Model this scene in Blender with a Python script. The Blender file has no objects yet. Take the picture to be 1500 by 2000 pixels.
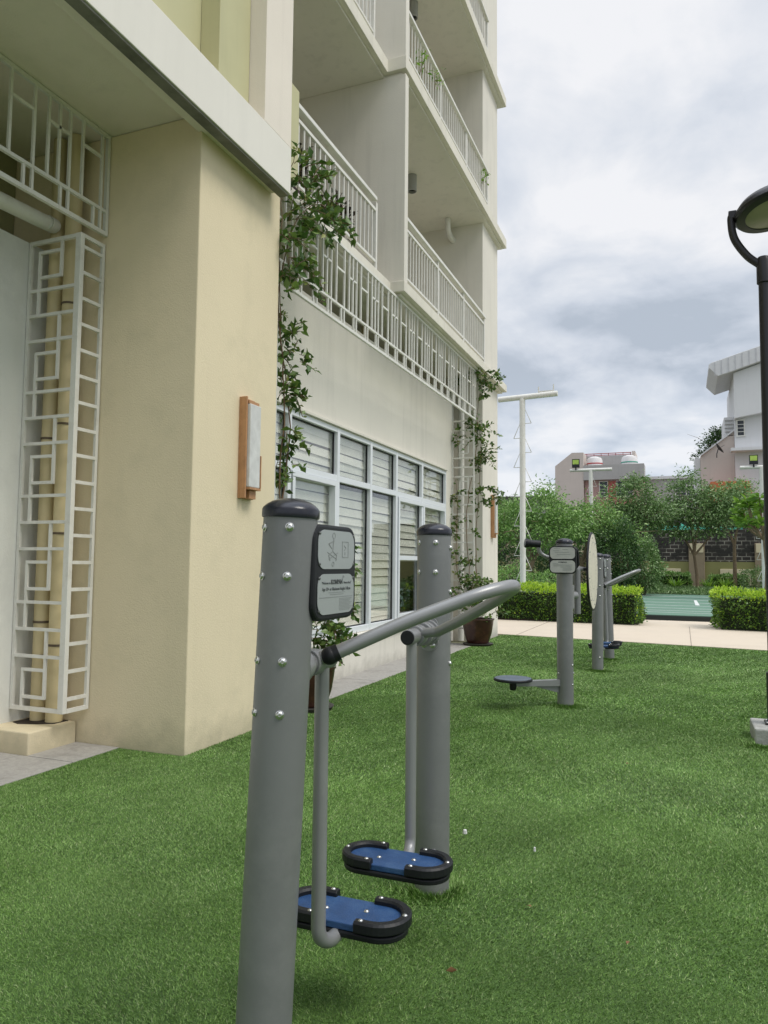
import bpy, math, random
import numpy as np
from mathutils import Vector, Matrix
random.seed(7); RNG = np.random.default_rng(7)
S = bpy.context.scene
R = math.radians
# ------------------------------------------------------------------ camera
F = 1450.0; H = 1.3; VX, VY = 1335.0, 1103.0
pitch = math.atan((VY-1-1000)/F); yaw = math.atan((VX-750)/F*math.cos(pitch)); roll = R(.55)
w = Vector((-math.sin(yaw)*math.cos(pitch), math.cos(yaw)*math.cos(pitch), math.sin(pitch)))
r0 = Vector((math.cos(yaw), math.sin(yaw), 0)); u0 = r0.cross(w)
rr = math.cos(roll)*r0+math.sin(roll)*u0; uu = rr.cross(w)
cd = bpy.data.cameras.new('camera'); cam = bpy.data.objects.new('camera', cd); S.collection.objects.link(cam)
m = Matrix.Identity(4)
for i in range(3): m[i][0] = rr[i]; m[i][1] = uu[i]; m[i][2] = -w[i]
m[0][3], m[1][3], m[2][3] = 0, 0, H
cam.matrix_world = m
cd.sensor_fit = 'VERTICAL'; cd.sensor_height = 36; cd.lens = F/2000*36; cd.clip_start = .05; cd.clip_end = 2000
S.camera = cam
# ------------------------------------------------------------------ light
SUN_EL, SUN_AZ = R(56), R(-8)          # azimuth measured from +X towards +Y
S.view_settings.view_transform = 'Standard'; S.view_settings.look = 'None'
S.view_settings.exposure = 0.45; S.view_settings.gamma = 1
sd = bpy.data.lights.new('sun', 'SUN'); sd.energy = 1.45; sd.angle = R(24); sd.color = (1, .95, .87)
sun = bpy.data.objects.new('sun', sd); S.collection.objects.link(sun)
sv = Vector((math.cos(SUN_EL)*math.cos(SUN_AZ), math.cos(SUN_EL)*math.sin(SUN_AZ), math.sin(SUN_EL)))
sun.rotation_euler = sv.to_track_quat('Z', 'Y').to_euler()
W = bpy.data.worlds.new('World'); S.world = W; W.use_nodes = True
nt = W.node_tree; nt.nodes.clear(); N = nt.nodes.new; L = nt.links.new
out = N('ShaderNodeOutputWorld'); bg = N('ShaderNodeBackground'); L(bg.outputs[0], out.inputs[0])
sky = N('ShaderNodeTexSky'); sky.sky_type = 'NISHITA'; sky.sun_disc = False
sky.sun_elevation = SUN_EL; sky.sun_rotation = math.pi/2-SUN_AZ
tc = N('ShaderNodeTexCoord'); sep = N('ShaderNodeSeparateXYZ'); L(tc.outputs['Generated'], sep.inputs[0])
def wm(op, a, b=None, clamp=False):
    n = N('ShaderNodeMath'); n.operation = op; n.use_clamp = clamp
    for i, v in enumerate((a, b)):
        if v is None: continue
        if isinstance(v, (int, float)): n.inputs[i].default_value = v
        else: L(v, n.inputs[i])
    return n.outputs[0]
zz = wm('ADD', wm('MAXIMUM', sep.outputs[2], 0), .16)
cx = wm('DIVIDE', sep.outputs[0], zz); cy = wm('DIVIDE', sep.outputs[1], zz)
cmb = N('ShaderNodeCombineXYZ'); L(cx, cmb.inputs[0]); L(cy, cmb.inputs[1])
def wnoise(sc, det, rough, off, dist=0.0):
    mp = N('ShaderNodeMapping'); L(cmb.outputs[0], mp.inputs[0]); mp.inputs['Location'].default_value = off
    mp.inputs['Scale'].default_value = (1, .75, 1)
    n = N('ShaderNodeTexNoise'); n.inputs['Scale'].default_value = sc; n.inputs['Detail'].default_value = det
    n.inputs['Roughness'].default_value = rough; n.inputs['Distortion'].default_value = dist
    L(mp.outputs[0], n.inputs[0]); return n.outputs[0]
n1 = wnoise(1.25, 8, .50, (5.3, 1.2, 0), .35); n2 = wnoise(3.4, 7, .55, (9.2, 4.4, 2), .3)
cl = wm('ADD', wm('MULTIPLY', n1, .68), wm('MULTIPLY', n2, .32))
rmp = N('ShaderNodeValToRGB'); L(cl, rmp.inputs[0])
e = rmp.color_ramp.elements
e[0].position = .41; e[0].color = (.37, .415, .48, 1); e[1].position = .575; e[1].color = (.70, .705, .725, 1)
q = e.new(.46); q.color = (.47, .51, .575, 1)
q = e.new(.51); q.color = (.565, .595, .645, 1)
# thin cloud low on the left lets some blue through
lowb = wm('MULTIPLY', wm('SUBTRACT', 1, wm('MULTIPLY', wm('MAXIMUM', sep.outputs[2], 0), 4.0), True), wm('SUBTRACT', 1.25, wm('MULTIPLY', cl, 1.6)), True)
mixb = N('ShaderNodeMix'); mixb.data_type = 'RGBA'; L(lowb, mixb.inputs[0]); L(rmp.outputs[0], mixb.inputs[6]); mixb.inputs[7].default_value = (.54, .62, .73, 1)
# a real overcast dome is brightest overhead
gain = wm('ADD', 1.0, wm('MULTIPLY', wm('MAXIMUM', wm('SUBTRACT', sep.outputs[2], .70), 0), 7.5))
vm = N('ShaderNodeVectorMath'); vm.operation = 'SCALE'; L(mixb.outputs[2], vm.inputs[0]); L(gain, vm.inputs['Scale'])
sk = N('ShaderNodeVectorMath'); sk.operation = 'SCALE'; L(sky.outputs[0], sk.inputs[0]); sk.inputs['Scale'].default_value = .05
ms = N('ShaderNodeMix'); ms.data_type = 'RGBA'; ms.inputs[0].default_value = .92; L(sk.outputs[0], ms.inputs[6]); L(vm.outputs[0], ms.inputs[7])
L(ms.outputs[2], bg.inputs[0]); bg.inputs[1].default_value = 1.0

# ------------------------------------------------------------------ materials
def mat(name, col, rough=.6, metal=0, var=.08, vscale=3.0, bump=0, bscale=60, spec=.5, streak=0, dirt=None, dscale=1.3):
    M = bpy.data.materials.new(name); M.use_nodes = True; t = M.node_tree; b = t.nodes['Principled BSDF']
    b.inputs['Roughness'].default_value = rough; b.inputs['Metallic'].default_value = metal
    b.inputs['Specular IOR Level'].default_value = spec
    tc = t.nodes.new('ShaderNodeTexCoord')
    def noise(sc, det=5, ro=.6, scale=(1, 1, 1)):
        mp = t.nodes.new('ShaderNodeMapping'); mp.inputs['Scale'].default_value = scale; t.links.new(tc.outputs['Object'], mp.inputs[0])
        n = t.nodes.new('ShaderNodeTexNoise'); n.inputs['Scale'].default_value = sc; n.inputs['Detail'].default_value = det; n.inputs['Roughness'].default_value = ro
        t.links.new(mp.outputs[0], n.inputs[0]); return n
    n = noise(vscale)
    r = t.nodes.new('ShaderNodeValToRGB'); t.links.new(n.outputs[0], r.inputs[0])
    r.color_ramp.elements[0].position = .3; r.color_ramp.elements[1].position = .7
    r.color_ramp.elements[0].color = tuple(c*(1-var) for c in col)+(1,); r.color_ramp.elements[1].color = tuple(min(1, c*(1+var)) for c in col)+(1,)
    c = r.outputs[0]
    def mixin(fac, colr):
        nonlocal c
        mx = t.nodes.new('ShaderNodeMix'); mx.data_type = 'RGBA'; t.links.new(fac, mx.inputs[0]); t.links.new(c, mx.inputs[6]); mx.inputs[7].default_value = tuple(colr)+(1,); c = mx.outputs[2]
    if streak:
        s = noise(2.2, 4, .6, (3.2, 3.2, .22)); rs = t.nodes.new('ShaderNodeValToRGB'); t.links.new(s.outputs[0], rs.inputs[0])
        rs.color_ramp.elements[0].position = .52; rs.color_ramp.elements[1].position = .8
        rs.color_ramp.elements[0].color = (0, 0, 0, 1); rs.color_ramp.elements[1].color = (streak, streak, streak, 1)
        mixin(rs.outputs[0], tuple(x*.55 for x in col))
    if dirt:
        s = noise(dscale, 8, .7); rs = t.nodes.new('ShaderNodeValToRGB'); t.links.new(s.outputs[0], rs.inputs[0])
        rs.color_ramp.elements[0].position = .5; rs.color_ramp.elements[1].position = .72
        rs.color_ramp.elements[0].color = (0, 0, 0, 1); rs.color_ramp.elements[1].color = (.6, .6, .6, 1)
        mixin(rs.outputs[0], dirt)
    t.links.new(c, b.inputs['Base Color'])
    if bump:
        s = noise(bscale, 6, .6); bp = t.nodes.new('ShaderNodeBump'); bp.inputs['Strength'].default_value = bump; bp.inputs['Distance'].default_value = .01
        t.links.new(s.outputs[0], bp.inputs['Height']); t.links.new(bp.outputs[0], b.inputs['Normal'])
    return M
def splash(M, z0, z1, colr, amt):
    t = M.node_tree; b = t.nodes['Principled BSDF']; src = b.inputs['Base Color'].links[0].from_socket
    tc = t.nodes.new('ShaderNodeTexCoord'); sp = t.nodes.new('ShaderNodeSeparateXYZ'); t.links.new(tc.outputs['Object'], sp.inputs[0])
    n = t.nodes.new('ShaderNodeTexNoise'); n.inputs['Scale'].default_value = 5; n.inputs['Detail'].default_value = 9; n.inputs['Roughness'].default_value = .7; t.links.new(tc.outputs['Object'], n.inputs[0])
    ad = t.nodes.new('ShaderNodeMath'); ad.operation = 'MULTIPLY_ADD'; ad.inputs[1].default_value = -(z1-z0)*2.2; t.links.new(n.outputs[0], ad.inputs[0]); t.links.new(sp.outputs[2], ad.inputs[2])
    mr = t.nodes.new('ShaderNodeMapRange'); mr.inputs[1].default_value = z0-(z1-z0)*1.1; mr.inputs[2].default_value = z1-(z1-z0)*1.1; mr.inputs[3].default_value = amt; mr.inputs[4].default_value = 0; t.links.new(ad.outputs[0], mr.inputs[0])
    mx = t.nodes.new('ShaderNodeMix'); mx.data_type = 'RGBA'; t.links.new(mr.outputs[0], mx.inputs[0]); t.links.new(src, mx.inputs[6]); mx.inputs[7].default_value = colr+(1,); t.links.new(mx.outputs[2], b.inputs['Base Color'])
def leafmat(name, cols, rough=.5, trans=.25):
    M = bpy.data.materials.new(name); M.use_nodes = True; t = M.node_tree; b = t.nodes['Principled BSDF']
    g = t.nodes.new('ShaderNodeNewGeometry'); r = t.nodes.new('ShaderNodeValToRGB'); t.links.new(g.outputs['Random Per Island'], r.inputs[0])
    while len(r.color_ramp.elements) < len(cols): r.color_ramp.elements.new(.5)
    for i, c in enumerate(cols):
        r.color_ramp.elements[i].position = i/(len(cols)-1); r.color_ramp.elements[i].color = tuple(c)+(1,)
    t.links.new(r.outputs[0], b.inputs['Base Color']); b.inputs['Roughness'].default_value = rough
    tr = t.nodes.new('ShaderNodeBsdfTranslucent'); t.links.new(r.outputs[0], tr.inputs[0])
    mx = t.nodes.new('ShaderNodeMixShader'); mx.inputs[0].default_value = trans
    o = t.nodes['Material Output']; t.links.new(b.outputs[0], mx.inputs[1]); t.links.new(tr.outputs[0], mx.inputs[2]); t.links.new(mx.outputs[0], o.inputs[0])
    return M
def glassmat(name, tint=(.9, .95, .95), refl=.25):
    M = bpy.data.materials.new(name); M.use_nodes = True; t = M.node_tree; t.nodes.remove(t.nodes['Principled BSDF'])
    a = t.nodes.new('ShaderNodeBsdfTransparent'); a.inputs[0].default_value = tuple(tint)+(1,)
    g = t.nodes.new('ShaderNodeBsdfGlossy'); g.inputs['Roughness'].default_value = .02
    f = t.nodes.new('ShaderNodeFresnel'); f.inputs[0].default_value = 1.6
    ma = t.nodes.new('ShaderNodeMath'); ma.operation = 'MULTIPLY_ADD'; ma.inputs[1].default_value = .38; ma.inputs[2].default_value = refl; ma.use_clamp = True
    t.links.new(f.outputs[0], ma.inputs[0]); mx = t.nodes.new('ShaderNodeMixShader'); t.links.new(ma.outputs[0], mx.inputs[0])
    t.links.new(a.outputs[0], mx.inputs[1]); t.links.new(g.outputs[0], mx.inputs[2]); t.links.new(mx.outputs[0], t.nodes['Material Output'].inputs[0])
    return M
CREAM = mat('cream plaster', (.75, .65, .452), .85, var=.035, vscale=.8, bump=.25, bscale=90, streak=.10, dirt=(.64, .565, .39), dscale=2.4)
CREAM2 = mat('cream painted pipe', (.62, .52, .30), .5, var=.1, vscale=2, streak=.5)
splash(CREAM, 0.0, .22, (.36, .33, .22), .55)
WHITEP = mat('off white plaster', (.77, .705, .62), .85, var=.035, vscale=1.2, bump=.2, bscale=80, streak=.16)
WHITEG = mat('cool white plaster', (.70, .70, .65), .85, var=.04, vscale=1.0, bump=.2, bscale=80, dirt=(.5, .5, .47))
TOWER = mat('warm white plaster', (.71, .68, .605), .85, var=.045, vscale=.9, bump=.2, bscale=80, streak=.3)
splash(TOWER, 0.0, .16, (.34, .33, .28), .6)
SLABM = mat('cream band', (.70, .67, .58), .8, var=.06, vscale=1.5, streak=.3)
FASC = mat('fascia paint', (.75, .72, .655), .75, var=.03, vscale=1.5, streak=.12)
DRIP = mat('stained drip edge', (.17, .165, .14), .8, var=.3, vscale=5, dirt=(.04, .045, .035), dscale=4)
OLIVE = mat('olive plaster', (.30, .29, .16), .85, var=.08, vscale=1.5)
GREENP = mat('pale green plaster', (.52, .50, .30), .8, var=.05, vscale=1.2, streak=.25)
WMETAL = mat('white painted steel', (.72, .71, .66), .5, var=.05, vscale=4, dirt=(.56, .53, .46), dscale=9)
WFRAME = mat('white aluminium', (.74, .77, .80), .4, var=.02)
BLIND = mat('cream blind', (.93, .91, .80), .6, var=.06, vscale=5)
DARKIN = mat('dark interior', (.035, .035, .035), .8)
GLASS = glassmat('window glass', (.98, .99, .98), .02)
DGLASS = mat('dark glass', (.02, .025, .03), .08, var=.2)
GREY = mat('grey powder coat', (.205, .208, .210), .42, metal=.3, var=.07, vscale=4, bump=.05, bscale=300, streak=.35, dirt=(.27, .272, .27), dscale=5)
GREY2 = mat('grey tube coat', (.262, .265, .266), .36, metal=.3, var=.05, vscale=6)
STEEL = mat('stainless bolt', (.62, .62, .60), .25, metal=1, var=.05)
NAVY = mat('dark plastic cap', (.012, .013, .022), .26, var=.1)
BLACKP = mat('black plastic', (.008, .009, .011), .5, var=.1)
BLUE = mat('blue pedal board', (.016, .062, .175), .5, var=.2, vscale=14, bump=.3, bscale=220, dirt=(.055, .11, .20), dscale=14)
PLATE = mat('silver sign plate', (.36, .385, .38), .4, metal=.25, var=.03)
INK = mat('sign print', (.06, .065, .065), .6)
INK1 = mat('grey sign print', (.11, .12, .12), .6)
INK2 = mat('faint sign print', (.245, .26, .255), .6)
CREAMD = mat('cream disc face', (.66, .62, .50), .5, var=.04)
ORANGE = mat('copper wood', (.45, .235, .11), .55, var=.22, vscale=6, dirt=(.26, .125, .06), dscale=9)
LENS = mat('frosted lamp glass', (.62, .62, .60), .4, var=.12, vscale=9, dirt=(.45, .44, .41), dscale=6)
BLACKM = mat('black lamp metal', (.009, .008, .011), .4, var=.15)
LAMPG = mat('lamp underside glass', (.30, .27, .20), .25, var=.1)
CONC = mat('concrete', (.36, .36, .34), .9, var=.15, vscale=8, bump=.6, bscale=50, dirt=(.18, .17, .15), dscale=12)
POTM = mat('brown glazed pot', (.040, .014, .010), .28, var=.35, vscale=7, bump=.2, bscale=20, dirt=(.16, .07, .04), dscale=5)
SOIL = mat('soil', (.035, .025, .018), .95, var=.3, vscale=12, bump=.6)
BARK = mat('bark', (.20, .145, .09), .9, var=.3, vscale=8, bump=.6, bscale=30)
STEMM = mat('vine stem', (.16, .10, .055), .8, var=.3, vscale=12)
PINK = mat('pink plaster', (.57, .50, .455), .9, var=.05, vscale=.5, streak=.15)
GREYH = mat('grey plaster', (.40, .39, .38), .9, var=.06, vscale=.5, streak=.25)
WHITEH = mat('white plaster far', (.68, .68, .69), .9, var=.04, vscale=.4, streak=.15)
REDM = mat('red painted steel', (.42, .10, .09), .6)
TERRA = mat('terracotta', (.55, .16, .07), .8, var=.2, vscale=3)
OLBAND = mat('olive wall band', (.28, .27, .11), .9, var=.08, vscale=.7)
TANM = mat('tan pillar', (.33, .26, .18), .9, var=.08)
TEAL = mat('green netting', (.02, .22, .16), .8, var=.25, vscale=3)
FLOODG = mat('yellow green lamp glass', (.42, .58, .10), .3, var=.2, vscale=8)
COURTM = mat('sports court green', (.10, .20, .14), .6, var=.08, vscale=.4, dirt=(.14, .24, .18), dscale=.5)
LINEM = mat('court line', (.6, .62, .6), .7)
EDGEM = mat('dark rubber edge', (.02, .025, .025), .8)
PATHM = mat('cream concrete path', (.60, .515, .41), .85, var=.08, vscale=.9, bump=.15, bscale=60, dirt=(.50, .42, .33), dscale=.9)
PAVER = mat('granite paving', (.36, .345, .32), .85, var=.12, vscale=30, bump=.35, bscale=120, dirt=(.16, .15, .135), dscale=3)
GROUNDM = mat('earth ground', (.16, .16, .10), .95, var=.2, vscale=.3)
PINKCLOTH = mat('tank white', (.7, .68, .68), .5)

# ------------------------------------------------------------------ mesh building
class MB:
    def __init__(s): s.v = []; s.f = []; s.sm = []
    def add(s, vs, fs, sm=False):
        o = len(s.v); s.v += [tuple(x) for x in vs]; s.f += [tuple(i+o for i in f) for f in fs]; s.sm += [sm]*len(fs); return s
    def box(s, x0, x1, y0, y1, z0, z1):
        v = [(x, y, z) for x in (x0, x1) for y in (y0, y1) for z in (z0, z1)]
        return s.add(v, [(0, 1, 3, 2), (4, 6, 7, 5), (0, 4, 5, 1), (2, 3, 7, 6), (0, 2, 6, 4), (1, 5, 7, 3)])
    def tube(s, pts, r, seg=12, cap=True, r2=None):
        P = [Vector(p) for p in pts]; n = len(P); rs = [r+(r2-r)*i/(n-1) if r2 is not None else (r[i] if isinstance(r, (list, tuple)) else r) for i in range(n)]
        T = [((P[min(i+1, n-1)]-P[max(i-1, 0)])).normalized() for i in range(n)]
        a = T[0].orthogonal().normalized(); vs = []
        for i in range(n):
            a = (a-T[i]*a.dot(T[i])).normalized(); b = T[i].cross(a)
            vs += [P[i]+(a*math.cos(2*math.pi*k/seg)+b*math.sin(2*math.pi*k/seg))*rs[i] for k in range(seg)]
        fs = [(i*seg+k, i*seg+(k+1) % seg, (i+1)*seg+(k+1) % seg, (i+1)*seg+k) for i in range(n-1) for k in range(seg)]
        s.add(vs, fs, True)
        if cap:
            s.add(vs[:seg], [tuple(reversed(range(seg)))]); s.add(vs[-seg:], [tuple(range(seg))])
        return s
    def lathe(s, prof, M=None, seg=32, sm=True):
        vs = []; n = len(prof)
        for r, z in prof:
            vs += [Vector((max(r, 1e-4)*math.cos(2*math.pi*k/seg), max(r, 1e-4)*math.sin(2*math.pi*k/seg), z)) for k in range(seg)]
        if M is not None: vs = [M @ v for v in vs]
        return s.add(vs, [(i*seg+k, i*seg+(k+1) % seg, (i+1)*seg+(k+1) % seg, (i+1)*seg+k) for i in range(n-1) for k in range(seg)], sm)
    def prism(s, poly, d0, d1, ax=(0, 1, 2), M=None, sm=False):
        # poly in axes ax[0],ax[1]; extruded along ax[2]
        n = len(poly); vs = []
        for d in (d0, d1):
            for p in poly:
                c = [0, 0, 0]; c[ax[0]] = p[0]; c[ax[1]] = p[1]; c[ax[2]] = d; vs.append(Vector(c))
        if M is not None: vs = [M @ v for v in vs]
        s.add(vs, [(i, (i+1) % n, n+(i+1) % n, n+i) for i in range(n)], sm)
        s.add(vs[:n], [tuple(reversed(range(n)))]); s.add(vs[n:], [tuple(range(n))]); return s
    def build(s, name, m, parent=None, bevel=0):
        me = bpy.data.meshes.new(name); me.from_pydata(s.v, [], s.f); me.materials.append(m)
        me.polygons.foreach_set('use_smooth', s.sm)
        import bmesh
        bm = bmesh.new(); bm.from_mesh(me)
        bmesh.ops.remove_doubles(bm, verts=bm.verts, dist=1e-5)
        bmesh.ops.recalc_face_normals(bm, faces=bm.faces)
        for ed in bm.edges:
            if len(ed.link_faces) == 2 and ed.calc_face_angle(0) > .7: ed.smooth = False
        bm.to_mesh(me); bm.free(); me.update()
        o = bpy.data.objects.new(name, me); S.collection.objects.link(o)
        if parent: o.parent = parent
        if bevel:
            b = o.modifiers.new('bevel', 'BEVEL'); b.width = bevel; b.segments = 2; b.limit_method = 'ANGLE'; b.angle_limit = R(50)
        return o
def rr_poly(x0, x1, y0, y1, r, n=6):
    out = []
    for cx, cy, a in ((x1-r, y1-r, 0), (x0+r, y1-r, 90), (x0+r, y0+r, 180), (x1-r, y0+r, 270)):
        for k in range(n+1):
            t = R(a+90*k/n); out.append((cx+r*math.cos(t), cy+r*math.sin(t)))
    return out
def bez(pts, n=10):
    P = [Vector(p) for p in pts]; out = []   # Catmull-Rom
    Q = [P[0]*2-P[1]]+P+[P[-1]*2-P[-2]]
    for i in range(1, len(Q)-2):
        for k in range(n):
            t = k/n; a, b, c, d = Q[i-1:i+3]
            out.append(.5*((2*b)+(c-a)*t+(2*a-5*b+4*c-d)*t*t+(-a+3*b-3*c+d)*t**3))
    return out+[P[-1]]
def tag(o, label, cat, group=None, kind=None):
    o['label'] = label; o['category'] = cat
    if group: o['group'] = group
    if kind: o['kind'] = kind
    return o
def empty(name, loc, label, cat, group=None, rot=(0, 0, 0)):
    o = bpy.data.objects.new(name, None); S.collection.objects.link(o); o.location = loc; o.rotation_euler = rot; o.empty_display_size = .1
    tag(o, label, cat, group); return o
def struct(o): o['kind'] = 'structure'; return o
def copy_tree(o, parent=None):
    c = o.copy(); S.collection.objects.link(c)
    if parent: c.parent = parent
    for ch in [x for x in S.objects if x.parent == o]: copy_tree(ch, c)
    return c
def raw_mesh(name, v, f, m, parent=None, smooth=False):
    me = bpy.data.meshes.new(name); nv, nf, k = len(v), len(f), f.shape[1]
    me.vertices.add(nv); me.vertices.foreach_set('co', v.astype(np.float32).ravel())
    me.loops.add(nf*k); me.loops.foreach_set('vertex_index', f.astype(np.int32).ravel())
    me.polygons.add(nf); me.polygons.foreach_set('loop_start', np.arange(0, nf*k, k, dtype=np.int32)); me.polygons.foreach_set('loop_total', np.full(nf, k, dtype=np.int32))
    me.update(calc_edges=True); me.materials.append(m)
    o = bpy.data.objects.new(name, me); S.collection.objects.link(o)
    if parent: o.parent = parent
    return o
def leaves(name, P, size, m, parent=None, out=None, droop=.3, aspect=.42, up=.5):
    """one folded, pointed leaf at each point of P; out: preferred growing direction"""
    n = len(P); d = RNG.normal(size=(n, 3))
    if out is not None: d = d*.6+out*1.0
    d[:, 2] -= droop; d /= np.linalg.norm(d, axis=1)[:, None]
    nn = RNG.normal(size=(n, 3)); nn[:, 2] += up*2; s = np.cross(d, nn); s /= np.linalg.norm(s, axis=1)[:, None]+1e-9
    nrm = np.cross(s, d); sz = (size*RNG.uniform(.6, 1.25, n))[:, None]
    a = P; b = P+d*sz*.5+s*sz*aspect*.5+nrm*sz*.10; c = P+d*sz-nrm*sz*.08; e = P+d*sz*.5-s*sz*aspect*.5+nrm*sz*.10; mid = P+d*sz*.5
    v = np.stack([a, b, c, e, mid], 1).reshape(-1, 3); k = np.arange(n)[:, None]*5
    f = np.concatenate([k+np.array([[0, 1, 4]]), k+np.array([[1, 2, 4]]), k+np.array([[0, 4, 3]]), k+np.array([[4, 2, 3]])], 0)
    return raw_mesh(name, v, f, m, parent)
def loc(P, o): return np.asarray(P, float)-np.array(o.location)
def text_mesh(name, txt, size, M, m, parent, ext=.0004, align='CENTER', bold=0):
    c = bpy.data.curves.new(name, 'FONT'); c.body = txt; c.size = size; c.extrude = ext; c.align_x = align; c.align_y = 'CENTER'; c.offset = bold; c.resolution_u = 3
    t = bpy.data.objects.new(name, c); me = bpy.data.meshes.new_from_object(t); bpy.data.objects.remove(t); bpy.data.curves.remove(c)
    me.transform(M); me.materials.clear(); me.materials.append(m); me.name = name
    o = bpy.data.objects.new(name, me); S.collection.objects.link(o); o.parent = parent; return o

# ------------------------------------------------------------------ ground and setting
struct(MB().box(-400, 400, -120, 700, -.5, -.02).build('ground', GROUNDM))
def flat(name, poly, z, m, t=.05):
    return struct(MB().prism(poly, z-t, z, (0, 1, 2)).build(name, m))
pe = lambda X: 13.92-.17*(X+3.24)      # near edge of the path
TURF = mat('turf backing', (.07, .135, .032), .95, var=.25, vscale=1.2, bump=.7, bscale=150)
turf_poly = [(-3.68, -4), (6, -4), (6, pe(6)), (-3.2, pe(-3.2)), (-3.17, 5.0), (-3.68, 4.3)]
flat('turf_base', turf_poly, 0.0, TURF)
flat('path', [(-9, pe(-9)+.0), (6, pe(6)+.004), (9, 17.0), (9, 19.3), (-9, 19.3)], .012, PATHM)
# joints of the path are shallow saw cuts
jm = MB()
for X in (-5.9, -2.9, .1, 3.1): jm.prism([(X, pe(X)), (X+.012, pe(X)), (X+.012, 17.5), (X, 17.5)], .0125, .0155, (0, 1, 2))
struct(jm.build('path_joint', mat('joint dirt', (.30, .25, .2), .9)))
# granite strips along the walls
def pavers(name, x0, x1, y0, y1, step):
    b = MB(); y = y0
    while y < y1-.01:
        b.box(x0, x1, y+.003, min(y+step, y1)-.003, -.04, .006+random.uniform(-.0015, .0015)); y += step
    return struct(b.build(name, PAVER, bevel=.003))
pavers('wall_paving', -3.7, -3.172, 5.35, 12.0, .6)
for i, x in enumerate((-4.6, -4.14)): pavers('corner_paving', x+.003, x+.457, -1, 4.23, .6)
# sports court
struct(MB().box(-9, 7, 19.3, 33.8, -.02, .125).build('court_edge', EDGEM))
struct(MB().box(-9.0, 7, 19.36, 33.8, .125, .14).build('court', COURTM))
b = MB()
for k, (Y, w_) in enumerate(((20.4, .06), (21.3, .06), (22.6, .07), (24.2, .07), (26.2, .08), (28.6, .09), (31.6, .10))):
    b.prism([(-8.5, Y+.5-.06*k), (7, Y-.4), (7, Y-.4+w_), (-8.5, Y+.5+w_-.06*k)], .14, .144, (0, 1, 2))
b.prism([(.33, 24.6), (.45, 24.6), (.42, 28.2), (.33, 28.2)], .14, .148, (0, 1, 2))
struct(b.build('court_marking', LINEM))
LAWN = mat('ground cover soil', (.03, .06, .02), .95, var=.3, vscale=3)
flat('planting_bed', [(-14, 33.85), (8, 33.85), (8, 43.9), (-14, 43.9)], .12, LAWN, .2)
flat('planting_soil', [(-9, 19.25), (-.95, 19.25), (-.95, 17.6), (-9, 17.6)], .05, SOIL, .1)

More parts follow.
